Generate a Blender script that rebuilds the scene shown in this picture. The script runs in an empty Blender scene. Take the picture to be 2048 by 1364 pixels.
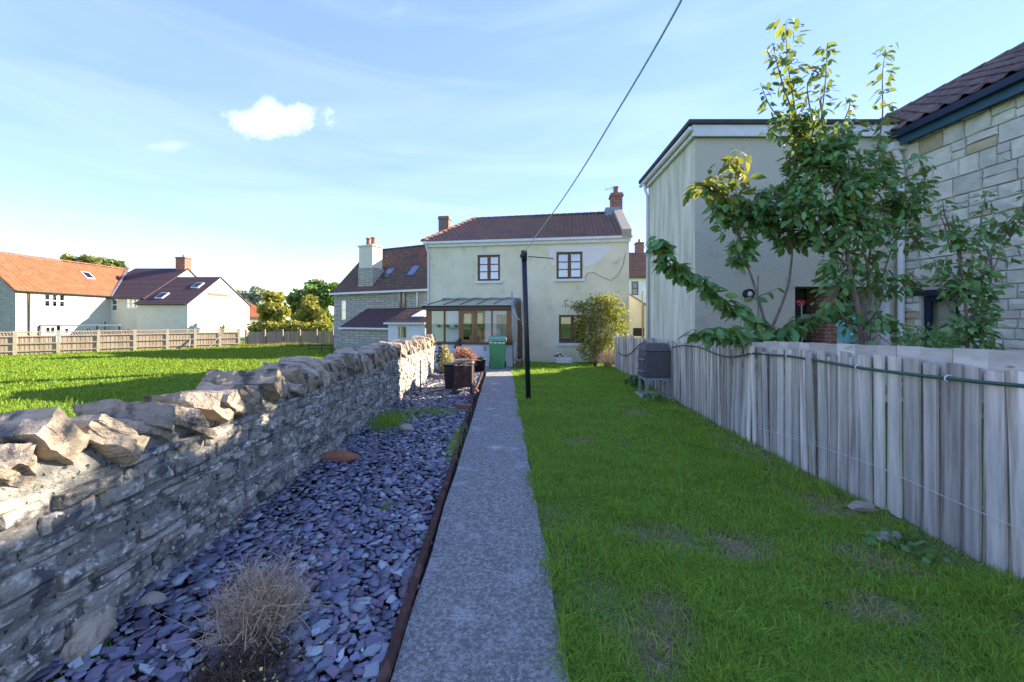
import bpy, bmesh, math, random
import numpy as np
from mathutils import Vector, Matrix, noise, Euler
R = math.radians
rnd = random.Random(11)
nrg = np.random.default_rng(5)
sc = bpy.context.scene
C = sc.collection

# ------------------------------------------------------------------ camera
CX, CY, F = 1006.0, 640.0, 800.0
cd = bpy.data.cameras.new('camera'); cam = bpy.data.objects.new('camera', cd); C.objects.link(cam)
cam.location = (0, 0, 1.6); cam.rotation_euler = (R(90), 0, 0)
cd.sensor_width = 36; cd.lens = F / 2048 * 36
cd.shift_x = (1024 - CX) / 2048; cd.shift_y = -(682 - CY) / 2048
cd.clip_start = .05; cd.clip_end = 3000
sc.camera = cam
# ------------------------------------------------------------------ light
SUN_AZ, SUN_EL = 64.5, 25.0          # degrees clockwise from the view direction, elevation
w = bpy.data.worlds.new('World'); sc.world = w; w.use_nodes = True
nt = w.node_tree; N = nt.nodes; L = nt.links; N.clear()
out = N.new('ShaderNodeOutputWorld'); bg = N.new('ShaderNodeBackground')
sky = N.new('ShaderNodeTexSky'); sky.sky_type = 'NISHITA'; sky.sun_disc = False
sky.sun_elevation = R(SUN_EL); sky.sun_rotation = R(SUN_AZ)
sky.air_density = 1.0; sky.dust_density = .0; sky.ozone_density = 4.0; sky.altitude = 30
bg.inputs['Strength'].default_value = .15
def wmath(op, a, b=None, clamp=False):
    n = N.new('ShaderNodeMath'); n.operation = op; n.use_clamp = clamp
    for i, v in enumerate((a, b)):
        if v is None: continue
        if isinstance(v, (int, float)): n.inputs[i].default_value = v
        else: L.new(v, n.inputs[i])
    return n.outputs[0]
tc = N.new('ShaderNodeTexCoord'); sep = N.new('ShaderNodeSeparateXYZ'); L.new(tc.outputs['Generated'], sep.inputs[0])
dx, dy, dz = sep.outputs
inv = wmath('DIVIDE', 1.0, wmath('MAXIMUM', dy, .05))
u = wmath('MULTIPLY', dx, inv); v = wmath('MULTIPLY', dz, inv)
comb = N.new('ShaderNodeCombineXYZ'); L.new(u, comb.inputs[0]); L.new(v, comb.inputs[1])
cn = N.new('ShaderNodeTexNoise'); cn.inputs['Scale'].default_value = 9; cn.inputs['Detail'].default_value = 7; cn.inputs['Roughness'].default_value = .55
L.new(comb.outputs[0], cn.inputs['Vector'])
def cloud(uc, vc, ru, rv, amt, soft=.55, edge=1.9):
    a = wmath('DIVIDE', wmath('SUBTRACT', u, uc), ru); b = wmath('DIVIDE', wmath('SUBTRACT', v, vc), rv)
    b = wmath('ADD', b, wmath('MULTIPLY', a, -.34))
    d = wmath('SQRT', wmath('ADD', wmath('MULTIPLY', a, a), wmath('MULTIPLY', b, b)))
    d = wmath('ADD', d, wmath('MULTIPLY', wmath('SUBTRACT', cn.outputs[0], .5), edge))
    m = wmath('DIVIDE', wmath('SUBTRACT', 1.0, d), soft, True)
    m = wmath('MULTIPLY', m, wmath('GREATER_THAN', dy, .1))
    return wmath('MULTIPLY', m, amt)
m1 = cloud(-.585, .500, .165, .050, .92, 1.35, 2.8)
m2 = cloud(-.84, .435, .12, .018, .22, 2.0, 3.0)
m3 = cloud(-.27, .77, .06, .03, .10, 1.6, 2.6)
wn = N.new('ShaderNodeTexNoise'); wn.inputs['Scale'].default_value = 2.2; wn.inputs['Detail'].default_value = 6; wn.inputs['Distortion'].default_value = .5
mp = N.new('ShaderNodeMapping'); mp.inputs['Scale'].default_value = (.8, .8, 5.0); mp.inputs['Rotation'].default_value = (0, R(8), 0)
L.new(tc.outputs['Generated'], mp.inputs[0]); L.new(mp.outputs[0], wn.inputs['Vector'])
wr = wmath('MULTIPLY', wmath('SUBTRACT', wn.outputs[0], .46), 1.5, True)
wisp = wmath('MULTIPLY', wr, .16)
mm = wmath('MAXIMUM', wmath('MAXIMUM', m1, m2), wmath('MAXIMUM', m3, wisp), True)
mixc = N.new('ShaderNodeMix'); mixc.data_type = 'RGBA'
L.new(mm, mixc.inputs['Factor']); hsv = N.new('ShaderNodeHueSaturation'); hsv.inputs['Hue'].default_value = .532; hsv.inputs['Saturation'].default_value = 1.68; hsv.inputs['Value'].default_value = 1.18
gam = N.new('ShaderNodeGamma'); gam.inputs['Gamma'].default_value = .42; L.new(sky.outputs[0], gam.inputs['Color']); L.new(gam.outputs[0], hsv.inputs['Color']); L.new(hsv.outputs[0], mixc.inputs['A']); mixc.inputs['B'].default_value = (3.4, 3.45, 3.5, 1)
L.new(mixc.outputs['Result'], bg.inputs[0]); L.new(bg.outputs[0], out.inputs[0])
sd = bpy.data.lights.new('sun', 'SUN'); sd.energy = 3.3; sd.angle = R(.55); sd.color = (1, .89, .73)
sun = bpy.data.objects.new('sun', sd); C.objects.link(sun)
sdir = Vector((math.sin(R(SUN_AZ)) * math.cos(R(SUN_EL)), math.cos(R(SUN_AZ)) * math.cos(R(SUN_EL)), math.sin(R(SUN_EL))))
sun.rotation_euler = sdir.to_track_quat('Z', 'Y').to_euler(); sun.location = (20, 10, 20)
vs = sc.view_settings; vs.view_transform = 'Standard'; vs.look = 'None'; vs.gamma = 1; vs.exposure = 2.42
sc.cycles.max_bounces = 6; sc.cycles.transparent_max_bounces = 8; sc.cycles.use_denoising = True
sc.cycles.caustics_reflective = False; sc.cycles.caustics_refractive = False

# ------------------------------------------------------------------ materials
MAT = {}
def M(name, a, b=None, sc1=6, rough=.8, bump=0, bsc=None, var=None, amt=.25, spec=.3, st=(1, 1, 1), c=None, csc=3, cth=.55, cw=.12, transl=0, hue=0, detail=6, metal=0, lo=.35, hi=.65, d=None, dsc=30, dth=.6, dw=.06, ripple=None):
    m = bpy.data.materials.new(name); m.use_nodes = True; t = m.node_tree; n = t.nodes; l = t.links
    p = n['Principled BSDF']; p.inputs['Roughness'].default_value = rough; p.inputs['Specular IOR Level'].default_value = spec; p.inputs['Metallic'].default_value = metal
    g = n.new('ShaderNodeNewGeometry'); mpn = n.new('ShaderNodeMapping'); mpn.inputs['Scale'].default_value = st
    l.new(g.outputs['Position'], mpn.inputs[0])
    oi = n.new('ShaderNodeObjectInfo')
    rv = oi.outputs['Random'] if var == 'obj' else g.outputs['Random Per Island']
    vec = mpn.outputs[0]
    if var:
        ad = n.new('ShaderNodeVectorMath'); ad.operation = 'ADD'; ml = n.new('ShaderNodeMath'); ml.operation = 'MULTIPLY'; ml.inputs[1].default_value = 37
        l.new(rv, ml.inputs[0]); l.new(vec, ad.inputs[0]); l.new(ml.outputs[0], ad.inputs[1]); vec = ad.outputs[0]
    def nz(scale, dt=detail, dist=0):
        x = n.new('ShaderNodeTexNoise'); x.inputs['Scale'].default_value = scale; x.inputs['Detail'].default_value = dt; x.inputs['Roughness'].default_value = .6; x.inputs['Distortion'].default_value = dist
        l.new(vec, x.inputs['Vector']); return x.outputs[0]
    def rng(src, a0, a1):
        x = n.new('ShaderNodeMapRange'); x.inputs[1].default_value = a0; x.inputs[2].default_value = a1; l.new(src, x.inputs[0]); return x.outputs[0]
    def mix(f, A, B):
        x = n.new('ShaderNodeMix'); x.data_type = 'RGBA'
        if isinstance(f, float): x.inputs['Factor'].default_value = f
        else: l.new(f, x.inputs['Factor'])
        for k, vv in (('A', A), ('B', B)):
            if isinstance(vv, tuple): x.inputs[k].default_value = (*vv, 1)
            else: l.new(vv, x.inputs[k])
        return x.outputs['Result']
    col = a
    f1 = nz(sc1)
    if b: col = mix(rng(f1, lo, hi), a, b)
    if c: col = mix(rng(nz(csc), cth, cth + cw), col, c)
    if d: col = mix(rng(nz(dsc, 3), dth, dth + dw), col, d)
    if var:
        h = n.new('ShaderNodeHueSaturation'); l.new(rng(rv, 0, 1), h.inputs['Value'])
        mr = h.inputs['Value'].links[0].from_node; mr.inputs[3].default_value = 1 - amt; mr.inputs[4].default_value = 1 + amt
        if hue:
            q = n.new('ShaderNodeMath'); q.operation = 'FRACT'; q2 = n.new('ShaderNodeMath'); q2.operation = 'MULTIPLY'; q2.inputs[1].default_value = 7.31
            l.new(rv, q2.inputs[0]); l.new(q2.outputs[0], q.inputs[0]); mr2 = n.new('ShaderNodeMapRange'); mr2.inputs[3].default_value = .5 - hue; mr2.inputs[4].default_value = .5 + hue
            l.new(q.outputs[0], mr2.inputs[0]); l.new(mr2.outputs[0], h.inputs['Hue'])
        if isinstance(col, tuple): h.inputs['Color'].default_value = (*col, 1)
        else: l.new(col, h.inputs['Color'])
        col = h.outputs[0]
    if isinstance(col, tuple): p.inputs['Base Color'].default_value = (*col, 1)
    else: l.new(col, p.inputs['Base Color'])
    if bump:
        bn = n.new('ShaderNodeBump'); bn.inputs['Strength'].default_value = 1; bn.inputs['Distance'].default_value = bump
        l.new(nz(bsc or sc1 * 3, 8), bn.inputs['Height']); l.new(bn.outputs[0], p.inputs['Normal'])
    if transl:
        o = n['Material Output']; tr = n.new('ShaderNodeBsdfTranslucent'); ms = n.new('ShaderNodeMixShader'); ms.inputs[0].default_value = transl
        tcx = mix(.5, col, (.45, .42, .03))
        l.new(tcx, tr.inputs[0])
        l.new(p.outputs[0], ms.inputs[1]); l.new(tr.outputs[0], ms.inputs[2]); l.new(ms.outputs[0], o.inputs[0])
    MAT[name] = m; return m
def glassmat(name, tint=(.8, .85, .85), refl=.28, rough=.02):
    m = bpy.data.materials.new(name); m.use_nodes = True; t = m.node_tree; n = t.nodes; l = t.links; n.remove(n['Principled BSDF'])
    o = n['Material Output']; tr = n.new('ShaderNodeBsdfTransparent'); gl = n.new('ShaderNodeBsdfGlossy'); ms = n.new('ShaderNodeMixShader'); ms.inputs[0].default_value = refl
    tr.inputs[0].default_value = (*tint, 1); gl.inputs['Roughness'].default_value = rough
    l.new(tr.outputs[0], ms.inputs[1]); l.new(gl.outputs[0], ms.inputs[2]); l.new(ms.outputs[0], o.inputs[0]); MAT[name] = m; return m
def brickmat(name, c1, c2, mortar, scale=1.0, bw=.225, bh=.075):
    m = bpy.data.materials.new(name); m.use_nodes = True; t = m.node_tree; n = t.nodes; l = t.links; p = n['Principled BSDF']; p.inputs['Roughness'].default_value = .9
    g = n.new('ShaderNodeNewGeometry'); s = n.new('ShaderNodeSeparateXYZ'); l.new(g.outputs['Position'], s.inputs[0])
    a = n.new('ShaderNodeMath'); l.new(s.outputs[0], a.inputs[0]); l.new(s.outputs[1], a.inputs[1])
    cb = n.new('ShaderNodeCombineXYZ'); l.new(a.outputs[0], cb.inputs[0]); l.new(s.outputs[2], cb.inputs[1])
    b = n.new('ShaderNodeTexBrick'); b.inputs['Scale'].default_value = 1; b.inputs['Brick Width'].default_value = bw; b.inputs['Row Height'].default_value = bh; b.inputs['Mortar Size'].default_value = bh * .12
    b.inputs['Color1'].default_value = (*c1, 1); b.inputs['Color2'].default_value = (*c2, 1); b.inputs['Mortar'].default_value = (*mortar, 1)
    l.new(cb.outputs[0], b.inputs['Vector']); nz = n.new('ShaderNodeTexNoise'); nz.inputs['Scale'].default_value = 9; nz.inputs['Detail'].default_value = 5
    l.new(g.outputs['Position'], nz.inputs['Vector']); mx = n.new('ShaderNodeMix'); mx.data_type = 'RGBA'; mx.blend_type = 'MULTIPLY'; mx.inputs['Factor'].default_value = .6
    l.new(b.outputs[0], mx.inputs['A']); l.new(nz.outputs[0], mx.inputs['B']); 
    hs = n.new('ShaderNodeHueSaturation'); hs.inputs['Value'].default_value = 1.35; l.new(mx.outputs['Result'], hs.inputs['Color']); l.new(hs.outputs[0], p.inputs['Base Color'])
    bp = n.new('ShaderNodeBump'); bp.inputs['Distance'].default_value = .008; l.new(b.outputs['Fac'], bp.inputs['Height']); bp.invert = True; l.new(bp.outputs[0], p.inputs['Normal'])
    MAT[name] = m; return m

M('field_soil', (.075, .16, .022), (.10, .20, .03), 1.5, .95, .03, 20)
M('bare_soil', (.20, .145, .09), (.30, .23, .15), 22, .95, .02, 60, c=(.14, .11, .085), csc=14, cth=.55)
M('lawn_soil', (.10, .15, .04), (.16, .19, .06), 9, .95, .02, 40, c=(.24, .19, .13), csc=1.7, cth=.60, cw=.1)
M('grass_light', (.26, .44, .05), (.36, .47, .09), 1.5, .6, var='isl', amt=.3, hue=.02, transl=.35, spec=.2)
M('grass', (.19, .43, .05), (.36, .53, .07), 1.3, .6, var='isl', amt=.4, hue=.025, transl=.45, spec=.2)
M('straw', (.52, .43, .24), (.36, .28, .16), 5, .8, var='isl', amt=.35, transl=.2)
M('field_grass', (.15, .27, .02), (.23, .33, .03), .35, .6, var='isl', amt=.25, transl=.35, spec=.2, hue=.012)
M('dry_grass', (.30, .28, .09), (.22, .26, .06), .8, .8, var='isl', amt=.25, transl=.3)
M('concrete', (.22, .21, .185), (.44, .41, .36), 42, .92, .02, 70, c=(.58, .57, .54), csc=3.2, cth=.58, cw=.16, d=(.12, .12, .118), dsc=95, dth=.55, dw=.1, lo=.42, hi=.6)
M('bed_soil', (.028, .022, .024), (.05, .04, .04), 14, .95, .02, 40)
M('slate', (.125, .145, .20), (.18, .165, .215), 4, .45, .002, 60, var='isl', amt=.55, hue=.05, spec=.45)
M('slate_obj', (.125, .145, .20), (.18, .165, .215), 4, .45, .002, 60, var='obj', amt=.55, hue=.05, spec=.45)
M('slate_plum', (.24, .185, .22), (.17, .13, .16), 4, .5, .002, 60, var='isl', amt=.4, hue=.03, spec=.4)
M('slate_grey', (.24, .27, .285), (.32, .34, .34), 4, .5, .002, 60, var='isl', amt=.4, hue=.03, spec=.4)
M('slate_pale', (.38, .45, .48), (.46, .48, .46), 4, .6, .002, 60, var='obj', amt=.2)
M('mortar', (.34, .32, .27), (.19, .18, .16), 9, .95, .03, 24, c=(.38, .35, .28), csc=5, cth=.58, cw=.08, d=(.045, .045, .04), dsc=38, dth=.58, dw=.06)
M('rubble', (.25, .235, .20), (.50, .45, .36), 9, .92, .02, 30, var='obj', amt=.28, c=(.11, .11, .11), csc=8, cth=.5, cw=.1, d=(.68, .64, .54), dsc=26, dth=.575, dw=.06)
M('coping', (.34, .27, .19), (.50, .405, .29), 7, .9, .03, 26, var='obj', amt=.2, c=(.11, .105, .10), csc=6, cth=.53, cw=.1, d=(.5, .48, .42), dsc=30, dth=.66, dw=.05)
M('ashlar', (.54, .53, .46), (.70, .67, .57), 5, .9, .012, 30, var='obj', amt=.16, hue=.02, c=(.58, .50, .34), csc=.9, cth=.6, cw=.1)
M('ashlar_tan', (.50, .42, .27), (.55, .48, .34), 5, .9, .012, 30, var='obj', amt=.12)
M('stone_joint', (.44, .42, .36), (.54, .51, .44), 9, .95, .01, 40)
M('fence_wood', (.41, .385, .335), (.72, .655, .55), 16, .85, .004, 60, var='obj', amt=.36, hue=.02, st=(1, 1, .07), c=(.30, .245, .18), csc=10, cth=.55, cw=.14, d=(.15, .125, .10), dsc=7, dth=.70, dw=.06)
M('rail_wood', (.42, .38, .32), (.64, .59, .52), 7, .85, .003, 60, var='obj', amt=.2, st=(1, .25, 1), c=(.27, .22, .17), csc=6, cth=.57, cw=.1, d=(.16, .12, .09), dsc=9, dth=.68)
M('render_green', (.67, .63, .42), (.80, .74, .55), 1.1, .9, .008, 60, c=(.74, .71, .60), csc=.8, cth=.56, cw=.16, d=(.50, .50, .36), dsc=2.3, dth=.58, dw=.2)
M('render_patch', (.74, .70, .68), (.78, .75, .72), 3, .9, .004, 40)
M('pebbledash', (.57, .53, .42), (.82, .76, .63), 45, .95, .03, 70, c=(.68, .63, .44), csc=.7, cth=.55, cw=.2, d=(.42, .41, .36), dsc=1.6, dth=.6, dw=.2)
M('streaky', (.44, .45, .32), (.72, .70, .57), 5, .92, .006, 40, st=(1, 1, .12))
M('white_wall', (.84, .83, .79), (.70, .70, .66), 2, .9, .004, 40)
M('cream_wall', (.68, .64, .52), (.60, .57, .47), 1.5, .9, .004, 40)
M('white_paint', (.74, .75, .76), (.64, .65, .66), 4, .5)
M('brown_frame', (.105, .052, .028), (.15, .08, .045), 12, .5, spec=.4)
M('orange_frame', (.26, .13, .05), (.20, .10, .045), 12, .5, spec=.4)
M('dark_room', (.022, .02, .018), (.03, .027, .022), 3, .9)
M('curtain', (.62, .62, .60), (.5, .5, .5), 20, .9, st=(1, 1, .02))
M('roof_dark', (.12, .042, .026), (.18, .064, .036), 4, .3, .004, 40, c=(.035, .028, .028), csc=1.2, cth=.53, cw=.2, spec=1.0)
M('roof_orange', (.25, .068, .03), (.33, .105, .045), 1.4, .8, .004, 30, c=(.25, .12, .07), csc=3, cth=.55, cw=.2)
M('hip_tile', (.34, .15, .07), (.24, .12, .07), 4, .85, .01, 30, var='obj', amt=.25)
M('ridge_tile', (.10, .085, .075), (.16, .12, .10), 6, .85, .01, 30, var='obj', amt=.25)
M('roof_old', (.10, .068, .058), (.15, .09, .07), 3.5, .75, .01, 22, c=(.24, .09, .05), csc=.35, cth=.52, cw=.12, d=(.32, .27, .22), dsc=4.5, dth=.63, dw=.05)
M('roof_tile', (.12, .078, .066), (.17, .10, .078), 5, .7, .008, 26, var='obj', amt=.3, hue=.015, c=(.09, .075, .075), csc=2.5, cth=.55, cw=.2, d=(.28, .25, .2), dsc=16, dth=.66, dw=.05)
M('roof_slatebrown', (.062, .04, .045), (.09, .055, .055), 4, .75, .006, 30)
M('roof_red', (.25, .11, .07), (.16, .09, .07), 2, .8, .006, 30)
M('felt', (.05, .05, .055), (.08, .075, .07), 6, .9)
M('navy', (.012, .022, .05), (.018, .03, .06), 5, .55)
M('blue_board', (.03, .09, .15), (.04, .11, .17), 5, .5)
M('lead', (.20, .26, .31), (.28, .32, .36), 5, .6)
brickmat('brick', (.36, .13, .075), (.26, .10, .06), (.34, .30, .25))
brickmat('brick_old', (.27, .16, .11), (.20, .12, .09), (.28, .25, .21))
brickmat('far_stone', (.47, .45, .38), (.36, .35, .30), (.24, .23, .20), bw=.42, bh=.17)
M('bark', (.16, .12, .10), (.26, .20, .17), 18, .9, .006, 50, st=(1, 1, .4))
M('leaf', (.10, .24, .085), (.16, .31, .10), 3, .45, var='obj', amt=.35, hue=.02, transl=.3, spec=.4)
M('leaf_isl', (.10, .24, .085), (.16, .31, .10), 3, .45, var='isl', amt=.4, hue=.02, transl=.3, spec=.4)
M('leaf_yellow_sunlit', (.17, .21, .035), (.28, .25, .04), 4, .5, var='obj', amt=.3, hue=.02, transl=.45)  # stray yellowed leaves, and sunlit ones with the sun put into their colour
M('leaf_yellow_sunlit_isl', (.13, .18, .03), (.22, .21, .035), 4, .5, var='isl', amt=.4, hue=.02, transl=.45)
M('bush_leaf', (.15, .20, .04), (.28, .28, .06), 3, .5, var='isl', amt=.4, hue=.02, transl=.45)
M('far_green', (.11, .20, .04), (.17, .27, .06), .6, .7, var='isl', amt=.4, hue=.02, transl=.3)
M('far_yellow', (.30, .33, .06), (.36, .30, .07), .5, .7, var='isl', amt=.35, hue=.02, transl=.35)
M('far_pale', (.32, .36, .28), (.4, .42, .32), .6, .8, var='isl', amt=.3, transl=.3)
M('far_olive', (.2, .2, .06), (.13, .17, .06), .6, .8, var='isl', amt=.35, transl=.3)
M('dead_twig', (.46, .32, .20), (.56, .45, .32), 20, .9, var='isl', amt=.4)
M('moss', (.15, .10, .06), (.09, .075, .05), 30, .95, var='isl', amt=.5)
M('yellow_bloom', (.62, .56, .16), (.5, .42, .12), 9, .8, var='isl', amt=.3)
M('cream_plant', (.62, .55, .30), (.48, .40, .18), 9, .8, var='isl', amt=.35, transl=.3)
M('pink_plant', (.52, .24, .19), (.40, .17, .13), 9, .8, var='isl', amt=.4, transl=.3)
M('dark_plant', (.06, .045, .035), (.09, .05, .035), 9, .8, var='isl', amt=.4)
M('bin_green', (.06, .25, .10), (.07, .28, .12), 4, .5, spec=.4)
M('bin_lid', (.16, .36, .22), (.19, .40, .26), 4, .5)
M('black_metal', (.012, .013, .018), (.02, .02, .026), 8, .45, .001, 40, spec=.5)
M('smoker_body', (.085, .08, .085), (.11, .10, .10), 9, .55, .001, 60)
M('grey_metal', (.26, .30, .34), (.32, .35, .38), 9, .5, metal=.3)
M('rusty', (.10, .045, .028), (.055, .03, .024), 16, .85, .006, 60, c=(.16, .085, .06), csc=9, cth=.55)
M('terracotta', (.36, .15, .075), (.28, .12, .07), 9, .9, .006, 40)
M('old_brick', (.34, .15, .10), (.25, .12, .085), 14, .95, .006, 50)
M('black_plastic', (.018, .018, .022), (.03, .03, .034), 6, .55)
M('old_wood', (.30, .24, .19), (.20, .16, .13), 12, .9, .004, 40)
M('grey_pale_wood', (.50, .44, .34), (.40, .34, .26), 12, .9, var='obj', amt=.1, st=(1, 1, .1))
M('field_fence', (.31, .235, .16), (.41, .32, .23), 5, .9, .004, 30, var='isl', amt=.16, st=(1, 1, .1))
M('concrete_post', (.38, .31, .22), (.45, .38, .28), 6, .9)
M('hose', (.018, .075, .045), (.024, .09, .055), 8, .4, spec=.5)
M('white_plastic', (.72, .72, .72), (.66, .66, .66), 8, .5)
M('rope', (.40, .56, .47), (.55, .60, .55), 40, .8)
M('poly_roof', (.47, .50, .40), (.55, .57, .48), 3, .35)
_m = MAT['poly_roof'].node_tree; _t = _m.nodes.new('ShaderNodeBsdfTransparent'); _x = _m.nodes.new('ShaderNodeMixShader'); _x.inputs[0].default_value = .82; _m.links.new(_m.nodes['Principled BSDF'].outputs[0], _x.inputs[1]); _m.links.new(_t.outputs[0], _x.inputs[2]); _m.links.new(_x.outputs[0], _m.nodes['Material Output'].inputs[0])
M('stone_block', (.42, .35, .27), (.34, .29, .23), 9, .95, .01, 40)
M('blue_grey_wall', (.60, .63, .66), (.66, .68, .70), 2, .9)
M('turquoise', (.12, .42, .42), (.16, .46, .45), 6, .6)
M('red_bloom', (.55, .03, .08), (.65, .06, .1), 6, .6)
M('door_dark', (.035, .03, .036), (.05, .043, .047), 6, .6)
M('patio', (.34, .32, .29), (.44, .41, .36), 9, .9, .006, 50)
glassmat('glass', (.9, .93, .93), .035); glassmat('glass_sky', (.6, .65, .7), .34); glassmat('glass_dark', (.3, .32, .32), .16)

# ------------------------------------------------------------------ builders
W = {}
def P(x, y, Y): return Vector(((x - CX) / F * Y, Y, 1.6 + (CY - y) / F * Y))
def link(o, parent=None):
    C.objects.link(o); W[o.name] = Vector(o.location)
    if parent is not None:
        o.parent = parent; o.matrix_parent_inverse = Matrix.Translation(-W[parent.name])
    return o
def tag(o, label=None, cat=None, group=None, kind=None):
    for k, vv in (('label', label), ('category', cat), ('group', group), ('kind', kind)):
        if vv: o[k] = vv
    return o
def thing(name, loc, label, cat, group=None):
    o = bpy.data.objects.new(name, None); o.location = loc; o.empty_display_size = .1
    return tag(link(o), label, cat, group)
class MB:
    def __init__(s): s.v = []; s.f = []
    def add(s, vs, fs):
        k = len(s.v); s.v += [Vector(q) for q in vs]; s.f += [tuple(i + k for i in f) for f in fs]; return s
    def quad(s, a, b, c, d): return s.add((a, b, c, d), ((0, 1, 2, 3),))
    def hexa(s, b4, t4):
        return s.add(list(b4) + list(t4), ((3, 2, 1, 0), (4, 5, 6, 7), (0, 1, 5, 4), (1, 2, 6, 5), (2, 3, 7, 6), (3, 0, 4, 7)))
    def box(s, c, d, rot=None):
        x, y, z = d[0] / 2, d[1] / 2, d[2] / 2; c = Vector(c)
        p = [Vector(q) for q in ((-x, -y, -z), (x, -y, -z), (x, y, -z), (-x, y, -z), (-x, -y, z), (x, -y, z), (x, y, z), (-x, y, z))]
        if rot is not None: p = [rot @ q for q in p]
        return s.hexa([c + q for q in p[:4]], [c + q for q in p[4:]])
    def prism(s, poly, off):
        n = len(poly); off = Vector(off); a = [Vector(q) for q in poly]
        return s.add(a + [q + off for q in a], [tuple(range(n))[::-1], tuple(range(n, 2 * n))] + [(i, (i + 1) % n, n + (i + 1) % n, n + i) for i in range(n)])
    def tube(s, pts, r, n=8, cap=True):
        pts = [Vector(q) for q in pts]; k = len(pts)
        rr = r if isinstance(r, (list, tuple)) else [r] * k
        vs = []; up = None
        for i, p in enumerate(pts):
            d = (pts[min(i + 1, k - 1)] - pts[max(i - 1, 0)]).normalized()
            if up is None: up = d.orthogonal().normalized()
            up = (up - d * up.dot(d))
            if up.length < 1e-6: up = d.orthogonal()
            up.normalize(); sd_ = d.cross(up)
            vs += [p + (up * math.cos(2 * math.pi * j / n) + sd_ * math.sin(2 * math.pi * j / n)) * rr[i] for j in range(n)]
        fs = [(i * n + j, i * n + (j + 1) % n, (i + 1) * n + (j + 1) % n, (i + 1) * n + j) for i in range(k - 1) for j in range(n)]
        if cap: fs += [tuple(range(n))[::-1], tuple(range((k - 1) * n, k * n))]
        return s.add(vs, fs)
    def lathe(s, c, prof, n=16):
        c = Vector(c); vs = []; k = len(prof)
        for r, z in prof: vs += [c + Vector((r * math.cos(2 * math.pi * j / n), r * math.sin(2 * math.pi * j / n), z)) for j in range(n)]
        fs = [(i * n + j, i * n + (j + 1) % n, (i + 1) * n + (j + 1) % n, (i + 1) * n + j) for i in range(k - 1) for j in range(n)]
        fs += [tuple(range(n))[::-1], tuple(range((k - 1) * n, k * n))]
        return s.add(vs, fs)
    def build(s, name, mat, parent=None, smooth=False, bevel=0, kind=None):
        lo = Vector([min(q[i] for q in s.v) for i in range(3)]); hi = Vector([max(q[i] for q in s.v) for i in range(3)])
        c = Vector(((lo.x + hi.x) / 2, (lo.y + hi.y) / 2, lo.z))
        me = bpy.data.meshes.new(name); me.from_pydata([q - c for q in s.v], [], s.f); me.materials.append(MAT[mat])
        if smooth: me.polygons.foreach_set('use_smooth', [True] * len(me.polygons))
        if bevel:
            b = bmesh.new(); b.from_mesh(me); bmesh.ops.bevel(b, geom=b.edges[:], offset=bevel, segments=1, affect='EDGES', clamp_overlap=True); b.to_mesh(me); b.free()
        o = bpy.data.objects.new(name, me); o.location = c; link(o, parent)
        if kind: o['kind'] = kind
        return o
def np_mesh(name, V, T, mat, parent=None, kind='stuff', smooth=False):
    me = bpy.data.meshes.new(name); V = np.asarray(V, np.float32); T = np.asarray(T, np.int32)
    me.vertices.add(len(V)); me.vertices.foreach_set('co', V.ravel())
    me.loops.add(T.size); me.loops.foreach_set('vertex_index', T.ravel())
    me.polygons.add(len(T)); me.polygons.foreach_set('loop_start', np.arange(0, T.size, 3, dtype=np.int32))
    try: me.polygons.foreach_set('loop_total', np.full(len(T), 3, np.int32))
    except Exception: pass
    me.update(calc_edges=True); me.validate(); me.materials.append(MAT[mat])
    o = bpy.data.objects.new(name, me); link(o, parent)
    if kind: o['kind'] = kind
    return o
def inst(name, me, mtx, parent, mat=None):
    o = bpy.data.objects.new(name, me); C.objects.link(o); o.parent = parent
    o.matrix_parent_inverse = Matrix.Translation(-W[parent.name]); o.matrix_basis = mtx
    W[o.name] = mtx.translation.copy()
    return o
def struct(o): o['kind'] = 'structure'; return o
class Frame:
    """local frame of a wall: u along, v to the back, z up"""
    def __init__(s, a, b):
        s.a = Vector((a[0], a[1], 0)); d = Vector((b[0] - a[0], b[1] - a[1], 0)); s.len = d.length; s.e = d.normalized(); s.n = Vector((-s.e.y, s.e.x, 0))
    def __call__(s, u, v, z): return s.a + s.e * u + s.n * v + Vector((0, 0, z))
    def px(s, x, y, v=0):
        d = Vector(((x - CX) / F, 1, (CY - y) / F)); o = Vector((0, 0, 1.6)); p0 = s.a + s.n * v
        t = (p0 - o).dot(s.n) / d.dot(s.n); q = o + d * t
        return (q - s.a).dot(s.e), q.z
    def box(s, mb, u0, u1, v0, v1, z0, z1):
        return mb.hexa([s(u0, v0, z0), s(u1, v0, z0), s(u1, v1, z0), s(u0, v1, z0)], [s(u0, v0, z1), s(u1, v0, z1), s(u1, v1, z1), s(u0, v1, z1)])
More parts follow.
